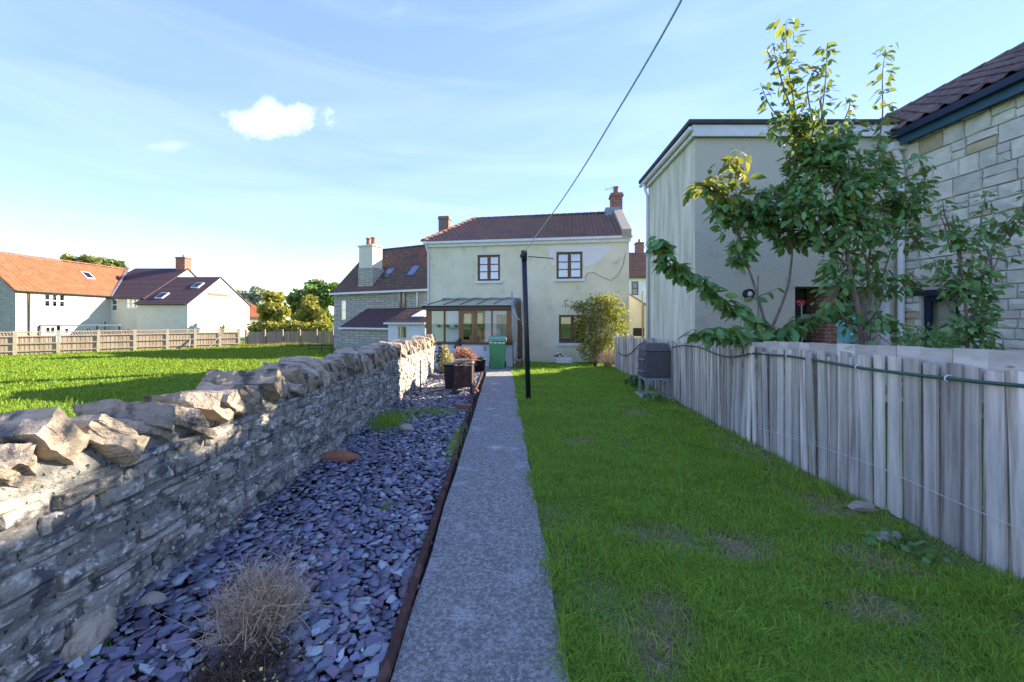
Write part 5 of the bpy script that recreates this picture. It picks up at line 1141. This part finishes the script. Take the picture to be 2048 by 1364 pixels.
dw = thing('driftwood', P(1118, 712, 14.6), 'dark crooked piece of driftwood resting on the white trough', 'driftwood')
p = P(1113, 714, 14.6); m = MB(); m.tube([p + Vector((-.1, 0, .05)), p + Vector((.02, 0, .03)), p + Vector((.1, 0, .16)), p + Vector((.05, 0, .22))], [.02, .035, .03, .01], 6); m.tube([p + Vector((.1, 0, .15)), p + Vector((.2, 0, .05)), p + Vector((.27, 0, .01))], [.03, .025, .01], 6); m.build('branch', 'dark_plant', dw, True)
m = MB(); ring(m, p + Vector((.06, -.02, .15)), (0, -1, 0), [(.05, 0), (.05, .02), (.02, .03)], 10); m.build('white_disc', 'white_plastic', dw)
sl_ = thing('solar_light', P(1190, 738, 12.9), 'small black solar stake light in the lawn by the bush', 'lamp')
p = P(1190, 738, 12.9); m = MB(); m.tube([(p.x, p.y, 0), (p.x, p.y, .1)], .012, 6); m.build('stake', 'grey_metal', sl_); m = MB(); m.lathe((p.x, p.y, .1), [(.035, 0), (.05, .08), (.05, .13), (.03, .15)], 10); m.build('head', 'black_plastic', sl_)
st_ = thing('metal_stake', P(841, 786, 8.8), 'thin dark metal stake leaning against the stone wall end', 'stake')
p = P(841, 786, 8.75); p.z = 0; MB().tube([p, p + Vector((.0, 0, .72))], .014, 6).build('rod', 'black_metal', st_); MB().tube([P(867, 760, 10.2), P(858, 728, 10.4), P(852, 708, 10.5)], .012, 5).build('leaning_rod', 'rusty', st_)
for k, pts in enumerate((((842, 786), (865, 777), (888, 778)), ((850, 780), (870, 772), (885, 770)), ((845, 790), (870, 786), (893, 783)))):
    q = [P(x, y, 1.6 * F / (y - CY)) for x, y in pts]; q = [Vector((v_.x, v_.y, .04 + .01 * k)) for v_ in q]
    tag(MB().tube(smooth_pts(q, 3), .016, 6).build('fallen_branch', 'grey_pale_wood', smooth=True), 'pale bare branch lying on the slate beside the wall', 'branch', 'branches on the slate')

# ------------------------------------------------------------------ in the slate bed
ed = thing('path_edging', (-.55, 5, 0), 'rusty brown ribbed log edging between slate bed and path', 'edging')
ex = lambda y: float(np.interp(y, (0, 1.8, 3, 6, 8.5, 12.2), (-.515, -.518, -.535, -.58, -.61, -.62)))
y = .7
while y < 12:
    L_ = rnd.uniform(.75, 1.1); k = 26; dxx = rnd.uniform(-.008, .008); dz_ = rnd.uniform(-.004, .012)
    m = MB(); m.tube([(ex(y + L_ * j / k) + dxx, y + L_ * j / k, .035 + dz_ * (1 - j / k) + .004 * math.sin(j)) for j in range(k + 1)], [.026 + .004 * (j % 2) + .003 * noise.noise(Vector((y * 9 + j * .7, 0, 0))) for j in range(k + 1)], 8); m.build('edging_log', 'rusty', ed); y += L_ + .01
def rock(name, c, dim, mat, lab, cat, seed, rz=0):
    b = bmesh.new(); bmesh.ops.create_icosphere(b, subdivisions=3, radius=.5); off = Vector((seed * 3.7, seed, 0))
    for q in b.verts: q.co += noise.noise_vector(q.co * 2.2 + off) * .16 + noise.noise_vector(q.co * 6 + off) * .04; q.co.z = max(q.co.z, -.3)
    me = bpy.data.meshes.new(name); b.to_mesh(me); b.free(); me.materials.append(MAT[mat]); o = bpy.data.objects.new(name, me); o.location = c; o.scale = dim; o.rotation_euler = (0, .1, rz); link(o); return tag(o, lab, cat)
rock('sandstone_block', (-1.82, 4.5, .06), (.42, .22, .14), 'terracotta', 'flat orange sandstone lump on the slate against the wall', 'stone', 3, .4)
rock('round_stone', (-1.38, 5.7, .05), (.22, .18, .13), 'stone_block', 'brown rounded stone beside the grass tuft in slate', 'stone', 5)
rock('lichen_stone', (-2.0, 1.95, .07), (.15, .34, .2), 'coping', 'pale lichened stone fallen at the foot of the wall', 'stone', 8, .3)
rock('flint_stone', (-1.93, 2.2, .05), (.13, .12, .09), 'stone_block', 'small smooth buff stone at the wall foot', 'stone', 9)
m = MB(); m.box((-.70, 7.1, .07), (.26, .11, .075), Euler((.05, .06, .1)).to_matrix()); tag(m.build('loose_brick', 'old_brick', bevel=.006), 'single red brick lying on the slate by the edging', 'brick')
rock('brick_rubble', (-.60, 8.7, .06), (.15, .12, .1), 'old_brick', 'broken pinkish brick piece next to the fire pit', 'brick', 12)
def ribbons(pts, wd):
    """pts (n,k,3) polylines -> thin ribbons"""
    n, k, _ = pts.shape; d = pts[:, -1] - pts[:, 0]; s = np.cross(d, nrg.normal(size=(n, 3))); s /= np.linalg.norm(s, axis=1)[:, None] + 1e-9
    f = np.linspace(1, .4, k)[None, :, None] * wd / 2
    V = np.stack([pts - s[:, None] * f, pts + s[:, None] * f], 2).reshape(-1, 3)
    T = []
    for j in range(k - 1): a = 2 * j; T += [[a, a + 1, a + 3], [a, a + 3, a + 2]]
    return V, (np.array(T)[None] + (np.arange(n) * 2 * k)[:, None, None]).reshape(-1, 3)
def twigbush(name, c, n, h, sp, mat, lab, cat, wd=.003, part='twigs', up=.9):
    t = thing(name, c, lab, cat); c = np.array(c); a = nrg.uniform(0, 6.283, n); rr = nrg.random(n) ** .6 * sp; top = np.stack([np.cos(a) * rr, np.sin(a) * rr, h * (up - .5 * (rr / sp) ** 2) * nrg.uniform(.55, 1.05, n)], 1)
    base = np.stack([np.cos(a) * rr * .25, np.sin(a) * rr * .25, np.zeros(n)], 1) * nrg.uniform(.2, 1, n)[:, None]
    j = lambda s: nrg.normal(0, s, (n, 3))
    pts = np.stack([c + base, c + base * .6 + top * .38 + j(sp * .06), c + top * .72 + j(sp * .09), c + top + j(sp * .1)], 1)
    V, T = ribbons(pts, wd)
    # side twiglets
    k = n * 2; i = nrg.integers(0, n, k); q = nrg.uniform(.4, 1, k)[:, None]; b0 = pts[i, 1] * (1 - q) + pts[i, 3] * q; e = b0 + nrg.normal(0, sp * .2, (k, 3)) + np.array([0, 0, h * .08])
    V2, T2 = ribbons(np.stack([b0, (b0 + e) / 2 + nrg.normal(0, sp * .03, (k, 3)), e], 1), wd * .8)
    np_mesh(part, np.concatenate([V, V2]), np.concatenate([T, T2 + len(V)]), mat, t); return t
twigbush('dead_shrub', (-1.22, 2.02, .02), 520, .37, .27, 'dead_twig', 'dried brown twiggy bush growing out of the slate', 'shrub', .0042)
t = twigbush('dead_heather', (-1.12, 1.72, .01), 420, .10, .26, 'moss', 'low brown heather dotted with yellow flowers beside the dried bush', 'plant', .005)
V, T = leafball(110, [(( -1.12, 1.72, .10), (.26, .2, .05)), ((-1.0, 1.9, .06), (.25, .1, .04))], .014, .5); np_mesh('flowers', V, T, 'yellow_bloom', t)
def grasstuft(name, c, n, sp, h, lab, mat='grass'):
    t = thing(name, c, lab, 'grass'); xy = nrg.normal(0, 1, (n, 2)) * np.array(sp); xyz = np.concatenate([xy + np.array(c[:2]), np.full((n, 1), .01)], 1)
    V, T = blades(xyz, h * nrg.uniform(.5, 1.2, n), np.full(n, .007), .5); np_mesh('blades', V, T, mat, t)
grasstuft('grass_tuft', (-1.72, 6.05, 0), 700, (.14, .25), .2, 'tall green grass tuft against the foot of the wall')
grasstuft('grass_tuft', (-1.25, 6.8, 0), 700, (.35, .16), .09, 'low spreading green weed patch across the slate')
grasstuft('grass_tuft', (-.60, 5.1, 0), 260, (.04, .4), .12, 'thin grass growing along the rusty path edging')
grasstuft('grass_tuft', (-.98, 3.35, .02), 60, (.05, .04), .05, 'tiny grass sprig alone in the middle of the slate')
grasstuft('weed', (-1.95, 1.85, .03), 90, (.05, .05), .07, 'small green weed under the lichened stone')
# weeds and bits along the fence foot
def broadleaf(name, c, n, size, lab):
    t = thing(name, c, lab, 'plant'); V, T = leafball(n, [(Vector(c) + Vector((0, 0, .05)), (.22, .22, .07))], size, .4); np_mesh('leaves', V, T, 'leaf_isl', t)
broadleaf('broadleaf_weed', (2.78, 2.75, 0), 40, .085, 'broad-leaved green weed near the pale stone by the fence')
broadleaf('fence_weeds', (2.98, 7.9, 0), 160, .09, 'tangle of leafy weeds growing round the barbecue slab')
broadleaf('corner_weeds', (3.1, 9.4, .15), 240, .10, 'creeper weeds behind the barbecue against the fence')
rock('pale_slab', (2.82, 2.92, .02), (.30, .10, .06), 'stone_block', 'pale sliver of stone lying at the fence foot', 'stone', 20, .5)
rock('edge_rubble', (3.02, 3.35, .03), (.22, .14, .09), 'stone_block', 'grey rubble stone below the gap in the fence boards', 'stone', 21)

# ------------------------------------------------------------------ bush by the cottage window
c0 = P(1195, 728, 14.35); c0.z = 0
def E(x, y, Y, rx, ry, rd): return (P(x, y, Y), (rx / F * Y, rd, ry / F * Y))
t = thing('window_bush', c0, 'leafy yellow-green bush growing up beside the cottage window', 'bush')
m = MB(); shrub_stems(m, c0, 26, 2.0, .55, .016); m.build('stems', 'bark', t)
cs = [E(1195, 625, 14.35, 42, 30, .42), E(1225, 620, 14.35, 30, 26, .4), E(1180, 660, 14.35, 36, 35, .4), E(1190, 700, 14.3, 34, 28, .45), E(1160, 612, 14.35, 20, 12, .3), E(1235, 655, 14.35, 22, 22, .4), E(1205, 600, 14.35, 30, 12, .35), E(1215, 690, 14.35, 20, 25, .4)]
V, T = leafball(5200, cs, .085, .33); np_mesh('foliage', V, T, 'bush_leaf', t)
V, T = leafball(160, [E(1140, 605, 14.35, 18, 8, .2), E(1215, 592, 14.35, 40, 8, .3), E(1250, 640, 14.35, 10, 20, .3)], .08, .33); np_mesh('sprigs', V, T, 'bush_leaf', t)
twigbush('dry_bush_stems', tuple(P(1215, 728, 13.6) * Vector((1, 1, 0)) if False else (P(1215, 728, 13.6).x, 13.6, 0)), 200, .75, .42, 'dead_twig', 'bare brown stems at the foot of the window bush', 'shrub', .012)

# ------------------------------------------------------------------ fruit trees behind the fence
def leaf_mesh(seed, mat):
    r = random.Random(seed); w_ = r.uniform(.20, .27); k = r.uniform(.03, .09); dr = r.uniform(.05, .18)
    vs = [(0, 0, 0), (-w_ * .8, .25, k), (w_ * .8, .25, k), (-w_, .55, k * .8 - dr * .3), (w_, .55, k * .8 - dr * .3), (0, .3, 0), (0, .62, -dr * .4), (0, 1, -dr), (-w_ * .6, .8, k * .4 - dr * .6), (w_ * .6, .8, k * .4 - dr * .6)]
    fs = [(0, 5, 1), (0, 2, 5), (1, 5, 6, 3), (5, 2, 4, 6), (3, 6, 8), (6, 4, 9), (8, 6, 7), (6, 9, 7)]
    me = bpy.data.meshes.new('leaf'); me.from_pydata(vs, [], fs); me.materials.append(MAT[mat]); return me
lv_o = [leaf_mesh(700 + i, 'leaf') for i in range(5)]; lv_y = [leaf_mesh(720 + i, 'leaf_yellow_sunlit') for i in range(4)]; lv_s = [leaf_mesh(700 + i, 'leaf_isl') for i in range(5)]
def leaf_mtx(p, d, s):
    az = math.atan2(d.y, d.x) - math.pi / 2 + rnd.gauss(0, .7); droop = rnd.gauss(-.65, .45)
    return Matrix.Translation(p) @ Euler((droop, rnd.gauss(0, .45), az)).to_matrix().to_4x4() @ Matrix.Diagonal((s, s, s, 1))
def leafy_tree(name, base, lab, limbs, clusters, sprays, Y0, lsize, yel):
    t = thing(name, base, lab, 'tree'); L_ = []
    for k, (pts, r0, r1) in enumerate(limbs):
        q = smooth_pts([P(x, y, Y0 + d) for x, y, d in pts], 4); n = len(q)
        MB().tube(q, [r0 + (r1 - r0) * i / (n - 1) for i in range(n)], 8).build('trunk' if k == 0 else 'branch', 'bark', t, True)
    for x, y, d, rx, ry, rd, n in clusters:
        c_ = P(x, y, Y0 + d); sx, sz = rx / F * Y0, ry / F * Y0
        tw = MB()
        for i in range(max(3, n // 22)):
            a = Vector((rnd.gauss(0, .45) * sx, rnd.gauss(0, .45) * rd, rnd.gauss(0, .45) * sz)); tw.tube([c_ + Vector((0, 0, -sz * .8)), c_ + a * .5, c_ + a * 1.3], [.008, .006, .002], 4, False)
        tw.build('twigs', 'bark', t)
        for i in range(int(n * 1.75)):
            while True:
                a = Vector((rnd.uniform(-1, 1), rnd.uniform(-1, 1), rnd.uniform(-1, 1)))
                if a.length < 1: break
            p = c_ + Vector((a.x * sx, a.y * rd, a.z * sz))
            if noise.noise(p * 3.2) < -.04 and rnd.random() < .85: continue
            L_.append((p, Vector((a.x, a.y - .5, 0)), lsize * rnd.uniform(.65, 1.15)))
    for pts, n, spread, ls in sprays:
        q = smooth_pts([P(x, y, Y0 + d) for x, y, d in pts], 6); MB().tube(q, [.011 - .008 * i / (len(q) - 1) for i in range(len(q))], 5).build('spray', 'bark', t, True)
        n = int(n * 1.9); ls *= 1.3
        for i in range(n):
            f = (i + rnd.random()) / n * (len(q) - 1); j = min(int(f), len(q) - 2); p = q[j].lerp(q[j + 1], f - j); a = rnd.uniform(0, 6.28); d = Vector((math.cos(a), math.sin(a) - .25, 0)); L_.append((p + d * rnd.random() * spread + Vector((0, 0, rnd.uniform(-.4, .4) * spread)), d, ls * rnd.uniform(.7, 1.15)))
    L_.sort(key=lambda q: q[0].y); rest = []
    for i, (p, d, s_) in enumerate(L_):
        px, py = CX + F * p.x / p.y, CY - F * (p.z - 1.6) / p.y; mx = leaf_mtx(p, d, s_)
        if i % max(1, len(L_) // 300) == 0 and i // max(1, len(L_) // 300) < 300: inst('leaf', rnd.choice(lv_y if rnd.random() < yel(px, py) else lv_o), mx, t)
        else: rest.append((mx, rnd.random() < yel(px, py)))
    for fl, mt, nm in ((False, 'leaf_isl', 'foliage'), (True, 'leaf_yellow_sunlit_isl', 'yellow_sunlit_foliage')):
        rr = [(lv_s[i % 5], mx) for i, (mx, y_) in enumerate(rest) if y_ == fl]
        if rr: V, T = join_np(rr); np_mesh(nm, V, T, mt, t)
    return t
leafy_tree('fruit_tree', P(1537, 700, 5.6) * 1.0 + Vector((0, 0, -1.18)), 'spreading young fruit tree with three bare stems and a long drooping side branch', [
    ([(1537, 870, 0), (1536, 720, 0), (1537, 672, 0)], .03, .026),
    ([(1537, 672, 0), (1520, 610, .05), (1505, 560, .1), (1490, 520, .1), (1478, 480, .1), (1460, 420, .1)], .022, .008),
    ([(1537, 672, 0), (1555, 630, 0), (1575, 575, 0), (1583, 520, .05), (1585, 470, .05), (1590, 400, .05)], .022, .008),
    ([(1525, 655, 0), (1490, 632, -.05), (1450, 610, -.1)], .014, .010),
    ([(1518, 660, 0), (1516, 600, 0), (1516, 552, 0)], .010, .008)],
    [(1478, 450, .1, 34, 42, .25, 130), (1500, 425, .1, 42, 30, .25, 140), (1545, 430, .05, 40, 36, .25, 140), (1580, 460, .05, 32, 42, .25, 140), (1480, 500, .1, 20, 36, .18, 70), (1600, 480, .1, 22, 22, .2, 60), (1440, 420, .05, 30, 22, .2, 70), (1545, 380, .1, 40, 22, .25, 70), (1590, 410, .1, 30, 30, .25, 90)],
    [([(1530, 655, 0), (1480, 622, -.05), (1430, 590, -.1), (1390, 555, -.15), (1350, 535, -.2), (1325, 505, -.2), (1312, 478, -.2)], 150, .10, .15), ([(1535, 675, 0), (1490, 668, -.1), (1440, 660, -.15), (1395, 665, -.2)], 60, .09, .18),
     ([(1545, 672, 0), (1590, 650, -.1), (1640, 628, -.1), (1675, 605, -.1)], 46, .08, .16), ([(1460, 420, .1), (1430, 390, .1), (1385, 372, .1)], 44, .16, .14), ([(1475, 430, .1), (1472, 380, .1), (1470, 305, .1)], 44, .17, .15), ([(1490, 430, .1), (1450, 400, .1), (1420, 350, .1)], 34, .16, .13), ([(1500, 600, 0), (1560, 575, 0)], 3, .03, .12), ([(1560, 665, 0), (1590, 640, 0), (1610, 632, 0)], 10, .06, .1)],
    5.6, .16, lambda x, y: .75 if (y < 405 and x < 1515) else .06)  # upper left leaves coloured yellow to stand in for sun shining through
leafy_tree('tall_fruit_tree', P(1722, 700, 5.2) + Vector((0, 0, -1.21)), 'tall dense leafy tree rising above the rendered wall behind the fence', [
    ([(1722, 900, 0), (1722, 740, 0), (1722, 660, 0), (1710, 590, 0), (1697, 530, 0), (1690, 460, 0), (1665, 340, 0), (1640, 200, 0)], .040, .012),
    ([(1697, 530, 0), (1670, 510, -.05), (1640, 470, -.05), (1620, 400, 0)], .022, .008),
    ([(1722, 655, 0), (1740, 600, .05), (1735, 550, .1), (1745, 480, .1), (1770, 400, .1)], .02, .008),
    ([(1725, 660, 0), (1760, 610, 0), (1770, 540, 0), (1790, 480, .05)], .015, .007),
    ([(1715, 650, 0), (1690, 640, -.05), (1675, 605, -.1)], .014, .009)],
    [(1640, 330, 0, 60, 55, .35, 260), (1700, 330, 0, 60, 50, .35, 260), (1650, 400, -.05, 70, 50, .38, 300), (1720, 400, 0, 65, 55, .38, 300), (1690, 460, -.05, 70, 45, .35, 260), (1770, 430, .05, 45, 55, .3, 190), (1620, 290, 0, 50, 45, .3, 170), (1680, 270, 0, 40, 32, .3, 120), (1810, 400, .05, 36, 50, .25, 130), (1830, 470, .05, 28, 32, .2, 60), (1600, 420, -.05, 30, 40, .25, 90), (1760, 330, .05, 36, 40, .25, 110), (1740, 520, 0, 45, 40, .25, 130), (1670, 560, -.05, 24, 50, .2, 110), (1650, 600, -.1, 25, 25, .2, 50), (1770, 570, 0, 40, 36, .25, 100), (1740, 655, -.05, 50, 38, .3, 150), (1810, 560, .05, 32, 20, .2, 40), (1590, 245, 0, 24, 30, .2, 46), (1680, 520, 0, 24, 30, .2, 50)],
    [([(1600, 290, 0), (1590, 220, 0), (1575, 120, 0), (1572, 40, 0)], 62, .14, .115), ([(1590, 240, 0), (1560, 150, 0), (1545, 85, 0)], 34, .09, .09), ([(1640, 260, 0), (1650, 170, 0), (1655, 85, 0)], 44, .09, .09), ([(1625, 240, 0), (1615, 170, 0), (1640, 130, 0)], 22, .08, .08), ([(1755, 300, .05), (1765, 230, .05), (1765, 150, .05), (1772, 95, .05)], 42, .10, .09), ([(1590, 260, 0), (1545, 220, 0), (1520, 165, 0)], 22, .08, .10), ([(1600, 300, 0), (1550, 270, 0), (1535, 250, 0)], 16, .08, .1), ([(1680, 260, 0), (1700, 210, 0), (1690, 195, 0)], 12, .06, .08), ([(1830, 430, .05), (1850, 370, .05), (1835, 310, .05)], 26, .1, .09)],
    5.2, .132, lambda x, y: .22 if (y < 250) else (.25 if x < 1600 and y < 330 else .05))  # more yellow at the top and upper left, sunlight painted into the leaves
leafy_tree('slender_tree', P(1925, 705, 4.65) + Vector((0, 0, -1.22)), 'slender leafy sapling against the stone house window', [
    ([(1930, 900, 0), (1932, 740, 0), (1935, 680, 0), (1930, 600, 0), (1920, 520, 0), (1905, 430, 0)], .022, .008),
    ([(1932, 690, 0), (1955, 600, 0), (1975, 520, 0), (2005, 460, 0), (2040, 420, 0)], .016, .006)],
    [(1945, 640, 0, 38, 48, .22, 170), (1940, 570, 0, 46, 50, .24, 170), (1920, 510, 0, 42, 36, .22, 90), (1985, 510, 0, 36, 42, .22, 90), (1960, 680, 0, 40, 24, .22, 80), (1900, 470, 0, 30, 36, .2, 44), (2020, 450, 0, 36, 30, .2, 50)],
    [([(1905, 480, 0), (1890, 430, 0), (1885, 400, 0)], 14, .08, .08), ([(1960, 470, 0), (1965, 420, 0), (1975, 380, 0)], 14, .07, .07), ([(2000, 470, 0), (2035, 430, 0), (2060, 380, 0)], 16, .1, .09), ([(1925, 690, 0), (1880, 560, 0), (1868, 520, 0)], 22, .07, .08)],
    4.65, .115, lambda x, y: .04)
c_ = P(1845, 690, 4.6); t = thing('corner_shrub', c_ + Vector((0, 0, -1.25)), 'low leafy shrub peeping over the fence by the downpipe', 'shrub')
m = MB(); shrub_stems(m, (c_.x, c_.y, .02), 14, 1.35, .25, .01); m.build('stems', 'bark', t)
V, T = leafball(520, [E(1845, 675, 4.6, 42, 22, .2), E(1880, 690, 4.6, 40, 18, .2), (Vector((c_.x, c_.y, .9)), (.25, .22, .25))], .075, .32); np_mesh('foliage', V, T, 'leaf_isl', t)
bd = thing('bird_house', P(1705, 668, 6.4), 'turquoise bird house on a pole behind the fence', 'bird house')
p = P(1702, 668, 6.4); m = MB(); m.box(p, (.24, .2, .26)); m.build('box', 'turquoise', bd); m = MB(); m.prism([p + Vector((-.16, -.13, .13)), p + Vector((.16, -.13, .13)), p + Vector((0, -.13, .27))], (0, .26, 0)); m.build('roof', 'turquoise', bd)
m = MB(); m.box(p + Vector((0, -.103, 0)), (.2, .006, .03)); m.build('ledge', 'white_paint', bd); MB().tube([(p.x, p.y, 0), (p.x, p.y, p.z - .13)], .025, 6).build('pole', 'old_wood', bd)
rsx = thing('rose_cane', P(1604, 690, 7.0) , 'tall cane with a red bloom before the dark doorway', 'plant')
p = P(1603, 605, 7.0); MB().tube([(p.x, p.y, 0), (p.x + .01, p.y, 1.2), (p.x, p.y, p.z)], .01, 5).build('cane', 'grey_metal', rsx); V, T = leafball(26, [(p, (.06, .05, .03))], .04, .5); np_mesh('bloom', V, T, 'red_bloom', rsx)

# ------------------------------------------------------------------ trees beyond the field
def far_tree(name, x, ytop, ybase, Y, lobes, n, size, mat, lab, trunk=.25):
    b = P(x, ybase, Y); b.z = FZ; t = thing(name, b, lab, 'tree', 'trees beyond the field')
    tp_ = P(x, (ytop + ybase) / 2, Y); q = MB(); q.tube([b, b.lerp(tp_, .5) + Vector((.1, 0, 0)), tp_], [trunk, trunk * .8, trunk * .4], 7)
    for lx, ly, rx, ry in lobes: q.tube([b.lerp(tp_, .7), P(lx, ly, Y)], [trunk * .4, .05], 5)
    q.build('trunk', 'bark', t, True)
    cs = []
    for lx, ly, rx, ry in lobes:
        for k in range(7):
            a = rnd.uniform(0, 6.28); r_ = rnd.random() ** .5 * .75; cs.append((P(lx + rx * r_ * math.cos(a), ly + ry * r_ * math.sin(a), Y + rnd.uniform(-.8, .8) * rx / F * Y), (rx * .42 / F * Y, rx * .42 / F * Y, ry * .40 / F * Y)))
    V, T = leafball(n, cs, size, .42); np_mesh('crown', V, T, mat, t)
far_tree('far_tree', 500, 574, 660, 120, [(485, 590, 18, 14), (510, 588, 18, 13), (500, 604, 28, 12), (520, 600, 12, 12)], 2600, 1.1, 'far_pale', 'pale hazy tree far beyond the small red-roofed house', .5)
far_tree('far_tree', 548, 578, 668, 46, [(550, 600, 20, 22), (540, 625, 22, 22), (560, 625, 18, 22), (545, 648, 26, 14)], 4200, .42, 'far_yellow', 'golden autumn tree between the red-roofed house and big green tree')
far_tree('far_tree', 628, 560, 668, 50, [(630, 582, 30, 22), (605, 600, 28, 24), (650, 600, 28, 26), (625, 625, 40, 26), (660, 590, 26, 26), (600, 630, 26, 24), (655, 640, 24, 20)], 9000, .45, 'far_green', 'big dark green round tree beside the stone cottage', .35)
far_tree('far_tree', 622, 590, 668, 42, [(618, 608, 16, 18), (622, 630, 24, 18), (632, 646, 28, 14), (606, 640, 20, 16)], 3800, .36, 'far_yellow', 'smaller yellow-green tree in front of the big green tree')
far_tree('far_tree', 190, 512, 660, 78, [(165, 528, 34, 12), (200, 530, 36, 13), (230, 536, 22, 10), (150, 522, 22, 8)], 2600, .9, 'far_olive', 'olive tree crown showing above the orange roof ridge', .4)
hb = P(580, 662, 39); t = thing('field_hedge', (hb.x, hb.y, FZ), 'low sunlit hedge running behind the end fence', 'hedge')
cs = [E(512 + 16 * k, 655 + 4 * math.sin(k * 2.1), 39.5, 12, 10, .8) for k in range(10)] + [(P(512 + 16 * k, 655, 39.5) * 1 + Vector((0, 0, -1.0)), (.6, .6, .6)) for k in range(10)]
V, T = leafball(4200, cs, .3, .4); np_mesh('foliage', V, T, 'far_yellow', t); m = MB()
for k in range(10): p = P(512 + 16 * k, 660, 39.5); m.tube([(p.x, p.y, FZ), (p.x, p.y, p.z)], .05, 4)
m.build('stems', 'bark', t)
rl = thing('iron_railing', P(720, 700, 26), 'thin grey iron railing in front of the stone cottage lean-to', 'railing')
ra, rb = P(682, 703, 25.5), P(768, 705, 24.2); ra.z = rb.z = FZ
for k in range(24):
    p = ra.lerp(rb, k / 23); MB().tube([p, p + Vector((0, 0, .72))], .02, 5).build('bar', 'grey_metal', rl)
for z in (.12, .68): MB().tube([ra + Vector((0, 0, z)), rb + Vector((0, 0, z))], .02, 5).build('rail', 'grey_metal', rl)
gt = thing('field_bench', P(640, 697, 27), 'dark low metal gate frame standing on the field grass', 'gate')
ga, gb = P(618, 697, 27.5), P(664, 696, 27.5); ga.z = gb.z = FZ
for k in (0, .55, 1): p = ga.lerp(gb, k); MB().tube([p, p + Vector((0, 0, .55))], .035, 6).build('post', 'black_metal', gt)
for z in (.28, .5): MB().tube([ga + Vector((0, 0, z)), gb + Vector((0, 0, z))], .025, 5).build('rail', 'black_metal', gt)
# dry verge along the end of the field
grass_patch('verge_grass', 16000, -23, -6, 31.5, 35, FZ, .5, .15, .45, .012, .001, 'dry_grass', lambda x, y: (y > 33.2 - .0 * x) & (x > -1.0 * y + 10), fld, .4)
